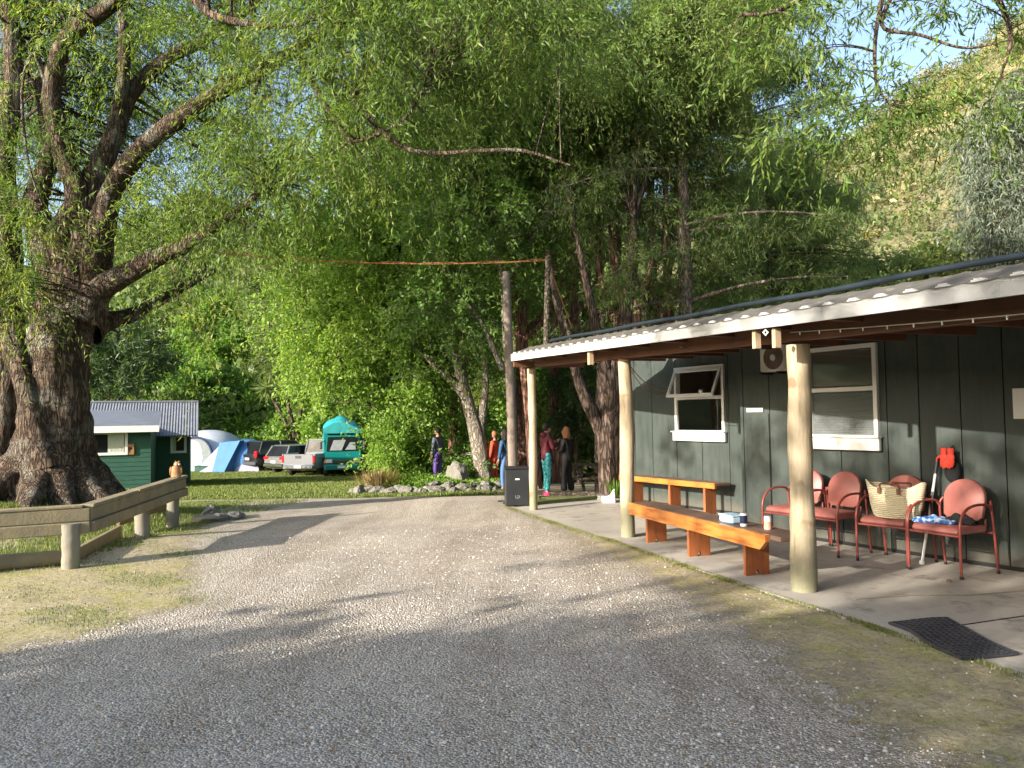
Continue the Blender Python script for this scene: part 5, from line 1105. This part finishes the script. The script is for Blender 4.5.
# dark forked tree behind the building corner
simple_tree('forked_tree','thick dark forked tree trunk standing behind the verandah beside the picnic table',612,18.8,[[(612,490),(610,440),(613,400),(622,340),(630,280),(634,220)],[(609,450),(596,420),(580,385),(570,350),(556,300),(548,250)],[(612,400),(600,345),(588,290),(572,215)]],.36,'dark','barkd',
  [(600,130,1,2.0,1.0,20),(560,220,.5,1.2,.4,4),(640,160,.6,1.6,.7,8)],41,**dict(dk,L=.13,W=.02,down=.4,nleaf=24))
k=0
for px,Y,w,top,col in ((634,19.6,.24,90,'barkr'),(653,20.4,.30,60,'barkc'),(668,20.0,.20,110,'barkr'),(619,20.8,.22,80,'barkr'),(601,21.4,.20,90,'barkc')):
    lab=['reddish sunlit trunk rising behind the low roof','thickest dark trunk behind the low roof','short reddish trunk nearest the roof ridge','reddish trunk half hidden left of the sunlit one','dark trunk nearest the forked tree behind the roof'][k]
    simple_tree('cypress_tree',lab,px,Y,[[(px,480),(px,400),(px+2,320),(px-3,240),(px,top)],[(px,330),(px-18,280),(px-25,220)],[(px,310),(px+16,270),(px+20,225)]],w,'dark' if k%2 else 'conif',col,
      [(px,top+10,0,2.0,1.5,40,.1),(px-10,top+60,.8,1.4,.6,8,.05),(px+12,top+60,.8,1.4,.5,6,.05)],230+k,group='close set trunks behind the roof',**dict(dk,L=.15,W=.022,down=.6,nleaf=24,droop=.6)); k+=1
# ---- conifers with long level branches
def conifer(name,label,px,Y,topz,r0_,nb,blen,leafm,barkm,seed,zlow=2.,lean=0,needle=(.16,.022),per=5,group=None,droop=.45,azb=None,ntw=7,nleaf=22):
    rg=np.random.default_rng(seed); b=A(px,470,Y); base=(b[0],Y,T(b[0],Y)-.1); H=topz-base[2]
    L=[([(base[0]+lean*q,Y,base[2]+H*q) for q in np.linspace(0,1,7)],[r0_*(1-.85*q) for q in np.linspace(0,1,7)])]; E=[]
    for i in range(nb):
        q=((i+rg.random())/nb); z=zlow+(topz-zlow)*q; a=rg.random()*2*PI if azb is None else azb[i%len(azb)]+rg.normal()*.3
        l=blen*(1-.75*max(0,(z-base[2])/H-.2))*(.6+.6*rg.random()); x0=base[0]+lean*(z-base[2])/H; pts=[]; rise=rg.normal()*.12+.1
        for u in np.linspace(0,1,5): pts.append((x0+math.cos(a)*l*u,Y+math.sin(a)*l*u,z+l*(rise*u-.22*u*u)))
        L.append((pts,list(np.linspace(.055,.012,5)*(.6+l*.12))))
        for j in range(per):
            u=.22+.8*j/(per-1); p=(x0+math.cos(a)*l*u,Y+math.sin(a)*l*u,z+l*(rise*u-.22*u*u)-.08); E.append((p,(.38,.38,.16),2,rg.normal()*.08))
    return tree(name,label,'tree',base,L,E,leafm,barkm,seed,group,ntw=ntw,nleaf=nleaf,tl=.75,droop=droop,L=needle[0],W=needle[1],lsp=.05,down=.75,branch_r=.010,flat=.25)
conifer('conifer_tree','tall conifer with a bare reddish trunk and feathery drooping branches above the roof',690,19.5,13,.26,34,4.2,'conif','barkc',51,zlow=3.6,azb=[0,.35,-.35,3.0,2.6,1.2,.7,3.5])
# the long dark bough to the right and its parent conifer behind
conifer('dark_pine','dark pine whose long bough reaches right across the dry hillside',775,26,11.,.20,36,5.2,'conif','barkd',52,zlow=4.6,azb=[0,.1,-.3,3.2,-1,.4],needle=(.2,.02))
conifer('tall_pine','tall pine with dark plumes against the sky right of the bare trunk',760,33,21,.3,56,5.6,'dark','barkd',53,zlow=8,needle=(.24,.04))
k=0
for px,Y,tz_,ml in ((590,34,20,'conif'),(520,36,22,'olive'),(450,38,22,'conif')):
    conifer('back_conifer',['tall feathery conifer behind the grove, above the roof pole','olive conifer behind the pale crooked trunk','conifer behind the grove at the left'][k],px,Y,tz_,.3,46,4.6,ml,'barkd',60+k,zlow=2.5,needle=(.26,.045),group='tall conifers behind the grove',nleaf=18); k+=1
# tall willow crown filling the top middle
simple_tree('tall_willow','tall pale green willow filling the sky above the grove',520,19,[[(662,480,7),(660,380,7),(650,250,5),(610,120,2),(560,0),(530,-120)],[(600,120,2),(500,70),(400,30)],[(590,100,1.5),(640,50),(690,10)],[(560,20),(470,-20)]],.16,'willowfine','barkd',
  [(470,90,0,2.2,1.3,80,-.05),(560,60,-1,2.0,1.2,64,-.05),(640,60,-.5,2.0,1.3,40,.05),(690,40,-.6,1.8,1.2,34,.15),(520,0,0,3,1.3,66,.0),(660,-20,0,3,1.3,66,.1),(740,30,-1,1.6,1.1,24,.15),(430,30,.5,2,1.1,50,0),(600,140,.5,1.6,.8,10,.05)],71,ntw=11,nleaf=26,tl=.8,droop=.55,L=.11,W=.026,lsp=.05,down=.6,branch_r=.012,flat=.6)
# overhanging tree at the right, rooted behind the building
P=lambda px,py,y: tuple(A(px,py,y))
bx_=(13.5,15.5,-.2)
tree('overhanging_tree','tree behind the lodge whose leafy boughs hang into the picture at top right','tree',bx_,
  [([bx_,(13.4,15.2,2.5),(12.6,14.6,5.2),P(1130,-60,13),P(985,-30,11)],[.3,.26,.2,.14,.08]),([P(985,-30,11),P(900,-30,10.4),P(878,20,9.8),P(876,80,9.6),P(890,105,9.5)],[.05,.035,.028,.02,.01]),([P(900,-20,10.2),P(882,25,9.8),P(920,35,9.7),P(965,48,9.6),P(1010,40,9.5)],[.03,.025,.02,.016,.008]),([P(985,-30,11),P(860,-30,10),P(780,10,9.8),P(740,15,9.8)],[.05,.04,.03,.02]),([P(985,-30,11),P(1010,30,10),P(1000,80,9.8)],[.04,.03,.015])],
  [(P(905,60,9.6),(.6,.6,.3),5,.0),(P(860,130,9.5),(.45,.5,.16),5,.0),(P(800,120,9.6),(.35,.5,.2),5,.0),(P(950,105,9.5),(.55,.5,.15),5,.05),(P(1005,90,9.5),(.5,.5,.3),5,.05),(P(1000,10,10),(.8,.6,.3),7,0),(P(920,0,10),(.9,.6,.3),6,0),(P(840,0,10),(.9,.7,.35),8,.05),(P(770,40,9.8),(.7,.6,.4),8,.1),(P(900,120,9.5),(.5,.5,.14),6,.0)],
  'willow','barkd',81,ntw=7,nleaf=15,tl=.62,droop=.8,L=.125,W=.026,lsp=.02,down=.75,branch_r=.010,flat=.4)
simple_tree('gum_tree','pale grey green gum tree with hanging leaves at the right edge on the hillside',1030,30,[[(1040,400),(1040,300),(1030,200),(1020,100)],[(1038,240),(1005,160)],[(1036,220),(1060,120)]],.25,'euc','barkp',
  [(1010,150,0,1.5,2.0,50,0),(1000,205,0,.9,1.3,22,-.1),(1030,110,0,1.6,1.2,36,.05),(1050,200,0,1.8,2,26,0)],83,zb_=-1.,ntw=9,nleaf=16,tl=1.2,droop=1.1,L=.28,W=.05,lsp=.06,down=1.1,branch_r=.02,flat=.4)
# ---- background trees on the left
def far_tree(name,label,px,py,Y,rx,rz,n,leafm,barkm,seed,group=None,lsz=.32,**k):
    c=A(px,py,Y); b=(c[0],Y,max(T(c[0],Y),float(hill(c[0],Y)))-.3)
    g=dict(ntw=8,nleaf=14,tl=rx*.35,droop=.3,L=lsz,W=lsz*.5,lsp=.12,down=.25,branch_r=.04); g.update(k)
    return tree(name,label,'tree',b,[([b,(c[0]-.1,Y,(b[2]+c[2])/2),tuple(c+np.array([0,0,rz*.5]))],[rx*.10,rx*.08,rx*.03]),([(c[0]-.1,Y,(b[2]+c[2])/2),tuple(c+np.array([rx*.5,0,0]))],[rx*.06,.03]),([(c[0]-.1,Y,(b[2]+c[2])/2),tuple(c+np.array([-rx*.5,0,0]))],[rx*.06,.03])],
       [(c,(rx,rx,rz),n,0),(c+np.array([rx*.4,-rx*.3,-rz*.4]),(rx*.7,rx*.7,rz*.5),n//3,0),(c+np.array([-rx*.4,-rx*.3,-rz*.5]),(rx*.7,rx*.7,rz*.5),n//3,0)],leafm,barkm,seed,group,**g)
far_tree('dark_fir','broad dark evergreen standing behind the cabins',118,352,46,2.9,2.4,60,'dark','barkd',300,lsz=.42,W=.07,down=.3)
far_tree('pale_pine','grey green soft needled tree left of the bright tree',318,345,50,3.2,3.4,110,'scrub','barkd',302,lsz=.4,W=.06)
far_tree('pale_pine','grey green tree whose top meets the rope line beside the bright crown',300,275,62,3.6,4.5,100,'scrub','barkd',303,lsz=.5,W=.09)
far_tree('round_tree','round light green tree standing alone on the lower slope',229,338,66,3.4,3.6,110,'mid','barkd',304,lsz=.4)
far_tree('round_tree','light green bushy tree directly above the far cabin roof end',205,398,56,3.2,2.2,90,'mid','barkd',305,lsz=.35)
far_tree('yellow_shrub','bright yellow green shrub between the shelter and the parked cars',238,430,53,3.0,1.2,80,'brightleaf','barkd',306,lsz=.3)
far_tree('yellow_shrub','taller bright yellow green shrub behind the black car',272,418,55,2.6,2.0,70,'brightleaf','barkd',307,lsz=.3)
far_tree('green_shrub','mid green shrub mass behind the silver cars',296,440,50,3.2,1.8,90,'mid','barkd',308,lsz=.28)
far_tree('green_shrub','mid green shrub above the pickup cab',330,425,47,2.6,2.0,80,'bright','barkd',309,lsz=.26)
far_tree('green_shrub','green bush behind the white shelter',190,425,52,3.0,1.8,70,'scrub','barkd',310,lsz=.3)
far_tree('green_shrub','green bush to the right of the camper truck roof',445,440,36,2.0,2.0,60,'bright','barkd',311,lsz=.2)
far_tree('light_shrub','sunlit yellow green bush seen between the verandah posts',590,440,30,2.6,2.0,90,'olive','barkd',312,lsz=.22)
far_tree('light_shrub','sunlit bush beyond the two talking people',556,425,33,2.4,2.2,80,'brightleaf','barkd',313,lsz=.24)
far_tree('light_shrub','dark green young conifer behind the two talking people',578,400,27,1.0,1.4,40,'dark','barkd',314,lsz=.2,W=.03)
far_tree('grove_shrub','leafy dark bush at the back of the planted bed left of the grey pole',452,450,29,2.0,1.2,50,'mid','barkd',315,lsz=.18)
far_tree('grove_shrub','leafy low bush under the bright tree beside the truck',408,462,25.0,.8,.8,40,'bright','barkd',316,lsz=.13,ntw=9)
far_tree('grove_shrub','low green bush left of the black bin',462,474,24.6,.7,.4,26,'mid','barkd',317,lsz=.13)
far_tree('roadside_tree','olive tree on the slope right behind the lodge roof',800,300,40,3.0,1.6,60,'olive','barkd',318,lsz=.26)
far_tree('roadside_tree','olive bush just above the roof pipe at the right',955,262,34,2.2,1.0,70,'olive','barkd',319,lsz=.2)
far_tree('roadside_tree','dark green bush above the middle of the roof pipe',870,292,36,2.6,1.1,80,'scrub','barkd',320,lsz=.22)
far_tree('roadside_tree','olive tree filling the gap right of the bare conifer trunk',735,305,36,2.4,1.4,50,'olive','barkd',321,lsz=.24)
# cabbage trees
def cabbage(px,py,Y,label,seed,hd=3):
    rg=np.random.default_rng(seed); c=A(px,py,Y); b=(c[0],Y,T(c[0],Y)-.1); t=thing('cabbage_tree',label,'tree',b,0,'cabbage trees at the foot of the hill'); L=[];V=[];Fs=[];n0=0;Ts=[]
    for i in range(hd):
        e=c+np.array([(i-(hd-1)/2)*1.1,rg.normal()*.3,rg.normal()*.4]); L.append(([b,(b[0]+(e[0]-b[0])*.3,Y,(b[2]+e[2])/2),tuple(e)],[.16,.13,.09]))
        n=90; d=nrmz(rg.normal(size=(n,3))+np.array([0,0,.35])); D=d+np.array([0,0,-.25]); v,f=leaves(np.repeat(e[None],n,0),D,.95*(.7+.5*rg.random(n)),.075,rg); V.append(v); Fs.append(f+n0); n0+=len(v); Ts.append(np.repeat(np.clip(.45+.25*rg.normal(size=n),0,1),4))
    wp,_=limbs_mesh(L,rg=rg); wv,wf=cat(wp); off=np.array(b); fastmesh('trunk',wv-off,wf,'barkd',t,smooth=True); fastmesh('crown',np.concatenate(V)-off,np.concatenate(Fs),'scrub',t,tint=np.concatenate(Ts))
cabbage(296,388,45.5,'spiky headed cabbage tree standing behind the parked pickup',401,4); cabbage(215,392,60,'spiky cabbage tree just above the white shelter',402,3)
# trees that shade the foreground, standing behind the camera to the left (the sun side)
sd=np.array([.8,.6]); sm=np.array([-.6,.8])
for i,(ss,uu,zc,rx,rz,n) in enumerate(((5.2,-13.5,2.8,1.7,2.1,70),(2.6,-14.5,3.7,1.9,2.9,110),(-.3,-15,3.5,2.2,3.0,120),(-3.6,-15.5,3.4,2.3,3.0,120),(-7,-15.,3.4,2.4,3.0,100))):
    p=sd*uu+sm*ss; b=(p[0],p[1],-.1)
    tree('shade_tree',['bushy low tree by the barrier behind the camera','full round tree next to the bushy low one behind the camera','wide tree in the middle of the row behind the camera','broad tree past the middle of the row behind the camera','last broad tree of the row behind the camera'][i],'tree',b,[([b,(p[0],p[1],zc*.6),(p[0],p[1],zc+rz*.5)],[.25,.18,.06])],[((p[0],p[1],zc),(rx,rx,rz),n,0)],'mid','barkd',500+i,'row of trees behind the camera',ntw=9,nleaf=10,tl=.8,droop=.4,L=.30,W=.17,lsp=.12,down=.3,branch_r=.02,shell=.35)
p=sd*-14+sm*5.5; b_=sd*-14.4+sm*1.2; b=(b_[0],b_[1],-.1)
tree('shade_tree','tall thin crowned tree rising above the row behind the camera','tree',b,[([b,(b[0],b[1],4.2),((b[0]+p[0])/2,(b[1]+p[1])/2,6.9),(p[0],p[1],8.3)],[.22,.16,.08,.03])],[((p[0],p[1],7.9),(3.4,3.4,.9),15,0),((sd[0]*-14+sm[0]*2.0,sd[1]*-14+sm[1]*2.0,7.6),(1.3,1.3,1.2),14,0)],'mid','barkd',520,'row of trees behind the camera',ntw=7,nleaf=10,tl=.8,droop=.4,L=.22,W=.12,lsp=.12,down=.3,branch_r=.02,shell=.35)
# ================================================================ GROUND COVER
rg=np.random.default_rng(77)
def blades(name,label,pts,L,W,mat,zf,rg,cat_='grass',lean=.5):
    n=len(pts); z=zf(pts[:,0],pts[:,1]); P=np.column_stack([pts,z-.004]); a=rg.random(n)*2*PI; d=np.stack([np.cos(a)*lean*rg.random(n),np.sin(a)*lean*rg.random(n),np.ones(n)],-1)
    l=L*(.4+.8*rg.random(n)); s=np.stack([-np.sin(a),np.cos(a),0*a],-1)*(W*.5); tip=P+nrmz(d)*l[:,None]; V=np.stack([P-s,P+s,tip],1).reshape(-1,3)
    return tag(fastmesh(name,V,np.arange(n*3).reshape(-1,3),mat,tint=np.repeat(np.clip(.5+.3*rg.normal(size=n),0,1),3)),label,cat_,kind='stuff')
def scatter(n,x0,x1,y0,y1,dens):
    X=rg.uniform(x0,x1,n); Y=rg.uniform(y0,y1,n); k=rg.random(n)<dens(X,Y); return np.column_stack([X[k],Y[k]])
nz=lambda x,y,s=0: .5+.5*vnoise(x*1.1+s,y*1.3-s,s)
p=scatter(260000,-14,-5.0,5,19,lambda x,y: (.15+.85*nz(x,y))*np.where(x<-5.5-.08*(y-9),1,.35)*((y-8.6)>(x+4.8)*.55)*(1-.75*np.exp(-((x+7)/1.6)**2-((y-10.2)/1.4)**2)))
blades('bed_grass','short weedy grass round the foot of the willow',p,.075,.012,'grassleaf',ter,rg)
p=scatter(420000,-24,0,19.6,44,lambda x,y: (.35+.65*nz(x*.6,y*.6))*(drive_g(x,y)<.02)*np.clip(1.25-dirt_a(x,y)*1.3,0.05,1))
blades('lawn_grass','mown grass of the far camping lawn',p,.07,.03,'grassleaf',ter,rg)
kq=rg.uniform(-9,7.4,90000); kq=kq[rg.random(len(kq))<.10+.9*sstep(nz(kq*2.2,kq*0,2)+.25*nz(kq*9,kq*0,5),.60,1.05)]; oq=.30-.03+np.abs(rg.normal(size=len(kq)))*.05*(.4+1.2*nz(kq*1.1,kq*0,4)); p=P3+t2*kq[:,None]-n2*oq[:,None]
blades('edge_grass','thin strip of moss and grass along the concrete edge',p,.030,.009,'vergeleaf',lambda x,y:ter(x,y)+.004,rg)
def lv(x,y):
    xl=interp(y,[-6,3,5.4,6.8,8.5,11,13,16,17.4],[-9,-4.6,-3.5,-2.75,-3.5,-4.5,-5.0,-6.3,-8]); return np.where(x<xl+.5,np.clip((xl+.5-x)/.8,0,1)*(.12+.75*sstep(nz(x*1.6,y*1.9,3),.45,.8)),0)*(x>-5.6)*(1-.5*np.exp(-((x+4.9)/.6)**2))
p=scatter(230000,-6,-2,3,18,lv); blades('verge_grass','sparse yellowish grass of the worn verge beside the barrier',p,.028,.008,'grassleaf',lambda x,y:ter(x,y)+.006,rg,lean=.9)
def rv(x,y):
    ex=edge_x(y); xr=interp(y,[-6,3.7,4.5,5.5,6.8,8.9,12.3,14,15.5,19],[1.8,1.35,1.35,1.3,1.15,.65,0.05,-.25,-.2,-.2]); return np.where((x>xr-.2)&(x<ex-.02),.12+.55*sstep(nz(x*2.4,y*2.1,5),.5,.85),0)
p=scatter(150000,-.6,4,2,18,rv); blades('moss_verge','short moss and grass growing through the gravel beside the verandah',p,.016,.007,'vergeleaf',lambda x,y:ter(x,y)+.006,rg,'moss',lean=.9)
# plants of the bed under the grove
p=scatter(60000,-4.4,-.4,22.3,26.5,lambda x,y:.25+.5*nz(x,y,2)); P3_=np.column_stack([p,ter(p[:,0],p[:,1])+rg.random(len(p))*.28]); V,Fq=leaves(P3_,rg.normal(size=P3_.shape)+[0,0,.4],.11,.06,rg)
tag(fastmesh('bed_plants',V,Fq,'bright',tint=np.repeat(np.clip(.35+.25*rg.normal(size=len(p)),0,1),4)),'dense low green plants covering the bed behind the rocks','plants',kind='stuff')
# loose stones on the drive
ico=[(0,0,1),(.9,0,.4),(.28,.85,.45),(-.72,.53,.4),(-.72,-.53,.45),(.28,-.85,.4),(.72,.53,-.3),(-.28,.85,-.3),(-.9,0,-.3),(-.28,-.85,-.3),(.72,-.53,-.3)]
fi=[(0,1,2),(0,2,3),(0,3,4),(0,4,5),(0,5,1),(1,6,2),(2,7,3),(3,8,4),(4,9,5),(5,10,1),(6,7,2),(7,8,3),(8,9,4),(9,10,5),(10,6,1)]
Y_=3.2+(rg.random(60000)**1.7)*8; X_=rg.uniform(-1,1,60000)*(Y_*.72+.3); g=drive_g(X_,Y_); k=(rg.random(60000)<np.clip(g*1.4-.42,.02,1))&(X_<edge_x(Y_)-.05); X_=X_[k]; Y_=Y_[k]; n=len(X_)
sz=.0048*(.55+.8*rg.random(n)**2+1.8*rg.random(n)**18); ico=np.array(ico); I=ico[None]*(sz[:,None]*1)[:,:,None]*(.7+.6*rg.random((n,1,3)))*np.array([1,1,.7])
an=rg.random(n)*6.28; c_,s_=np.cos(an)[:,None],np.sin(an)[:,None]; I=np.stack([I[...,0]*c_-I[...,1]*s_,I[...,0]*s_+I[...,1]*c_,I[...,2]],-1)+np.stack([X_,Y_,ter(X_,Y_)+.006+sz*.35],-1)[:,None,:]
Fq=(np.array(fi)[None]+(np.arange(n)*11)[:,None,None]).reshape(-1,3)
m_,nt,o_=newmat('loose_stone'); at_=N(nt,'ShaderNodeAttribute',attribute_name='tint'); bsdf(nt,o_,ramp(nt,at_.outputs['Fac'],[(0,(.28,.255,.225)),(.4,(.47,.43,.375)),(.8,(.58,.53,.46)),(1,(.63,.58,.52))]),.85); M['stone']=m_
tag(fastmesh('loose_gravel',I.reshape(-1,3),Fq,'stone',tint=np.repeat(rg.random(n),11)),'loose grey stones lying on the near part of the drive','gravel',kind='stuff')
# dry leaves on the ground
n=2600; Y_=3.4+rg.random(n)**1.6*15; X_=rg.uniform(-1,1,n)*Y_*.7; k=(X_<edge_x(Y_)-.05)&(X_>-5.2); X_=X_[k];Y_=Y_[k]; n=len(X_); Pp=np.stack([X_,Y_,ter(X_,Y_)+.016],-1); D=rg.normal(size=(n,3)); D[:,2]*=.12
V,Fq=leaves(Pp,D,.03+.035*rg.random(n),.009+.006*rg.random(n),rg,.2); V=V.reshape(n,4,3); V[:,:,2]=Pp[:,None,2]+(V[:,:,2]-Pp[:,None,2])*.25; V=V.reshape(-1,3)
M['deadleaf']=pm('dead_leaf',(.36,.22,.10),(.22,.13,.06),2,.8); tag(fastmesh('fallen_leaves',V,Fq,'deadleaf'),'dry brown willow leaves scattered on the gravel','leaves',kind='stuff')
# hillside vegetation (uncountable)
def hillbush(name,label,n,az0,az1,r0b,r1b,R0,R1,nl,ls,mat,dens,seed,cat_):
    rg=np.random.default_rng(seed); a=np.radians(rg.uniform(az0,az1,n)); r=np.sqrt(rg.uniform(r0b**2,r1b**2,n)); X=r*np.sin(a);Y=r*np.cos(a); k=rg.random(n)<dens(X,Y); X=X[k];Y=Y[k]; n=len(X); Z=hill(X,Y)
    R_=rg.uniform(R0,R1,n); C=np.stack([X,Y,Z+R_*.35],-1); d=nrmz(rg.normal(size=(n,nl,3))); d[...,2]=np.abs(d[...,2])*1.1-.15; q=.75+.3*rg.random((n,nl,1)); P=(C[:,None,:]+d*q*R_[:,None,None]).reshape(-1,3)
    l=np.repeat(ls*(.6+.4*R_/R1),nl)*(.6+.8*rg.random(n*nl)); V,Fq=leaves(P,(d+rg.normal(size=d.shape)*.7).reshape(-1,3),l,l*.6,rg)
    ti=np.repeat(np.repeat(np.clip(.45+.28*rg.normal(size=n),0,1),nl)+.12*rg.normal(size=n*nl),4)
    return tag(fastmesh(name,V,Fq,mat,tint=np.clip(ti,0,1)),label,cat_,kind='stuff')
hillbush('hill_bush','dense mixed green bush covering the steep left and middle hillside',3600,-38,8,54,140,1.2,3.6,80,.75,'scrub',lambda x,y:.25+.9*nz(x*.05,y*.06,1),601,'bush')
hillbush('hill_scrub','pale olive scrub mixed into the hillside bush',900,-34,30,52,140,.8,2.4,50,.6,'scrubdry',lambda x,y:.3+.7*nz(x*.07,y*.05,3),602,'bush')
hillbush('dry_scrub','dry straw coloured scrub on the sunny right hillside',3600,12,46,34,130,.4,1.5,44,.34,'scrubdry',lambda x,y:.4+.6*nz(x*.1,y*.1,4),603,'scrub')
hillbush('dark_scrub','dark green bushes dotted over the sunny right hillside',900,10,46,34,130,.5,1.9,60,.4,'scrub',lambda x,y:.15+.85*nz(x*.09,y*.12,5),604,'bush')
hillbush('gorse','yellow flowering gorse on the right hillside',520,14,46,34,120,.4,1.3,60,.24,'gorse',lambda x,y:sstep(nz(x*.12,y*.11,6),.45,.75),605,'gorse')
# ================================================================ LIGHT
w=bpy.data.worlds.new('World'); S.world=w; w.use_nodes=True; nt=w.node_tree; nt.nodes.clear(); o=N(nt,'ShaderNodeOutputWorld'); bg=N(nt,'ShaderNodeBackground'); sky=N(nt,'ShaderNodeTexSky'); sky.sky_type='NISHITA'; sky.sun_disc=False
EL=R(17.5); AZ=math.atan2(-.8,-.6); sky.sun_elevation=EL; sky.sun_rotation=AZ%(2*PI); sky.air_density=1.; sky.dust_density=2.2; sky.ozone_density=.7
nt.links.new(sky.outputs[0],bg.inputs[0]); bg.inputs[1].default_value=.15; nt.links.new(bg.outputs[0],o.inputs[0])
sl=bpy.data.lights.new('sun','SUN'); sl.energy=4.6; sl.angle=R(.5); sl.color=(1,.92,.81); so=bpy.data.objects.new('sun',sl); COL.objects.link(so)
dv=Vector((.8*math.cos(EL),.6*math.cos(EL),-math.sin(EL))); so.rotation_euler=dv.to_track_quat('-Z','Y').to_euler(); so.location=(-20,-15,12)
S.view_settings.view_transform='Standard'; S.view_settings.look='None'; S.view_settings.gamma=1; S.view_settings.exposure=1.42
S.render.engine='CYCLES'; S.cycles.max_bounces=8; S.cycles.diffuse_bounces=5; S.cycles.glossy_bounces=2; S.cycles.transmission_bounces=3; S.cycles.transparent_max_bounces=6; S.cycles.use_denoising=True; S.cycles.sample_clamp_indirect=4
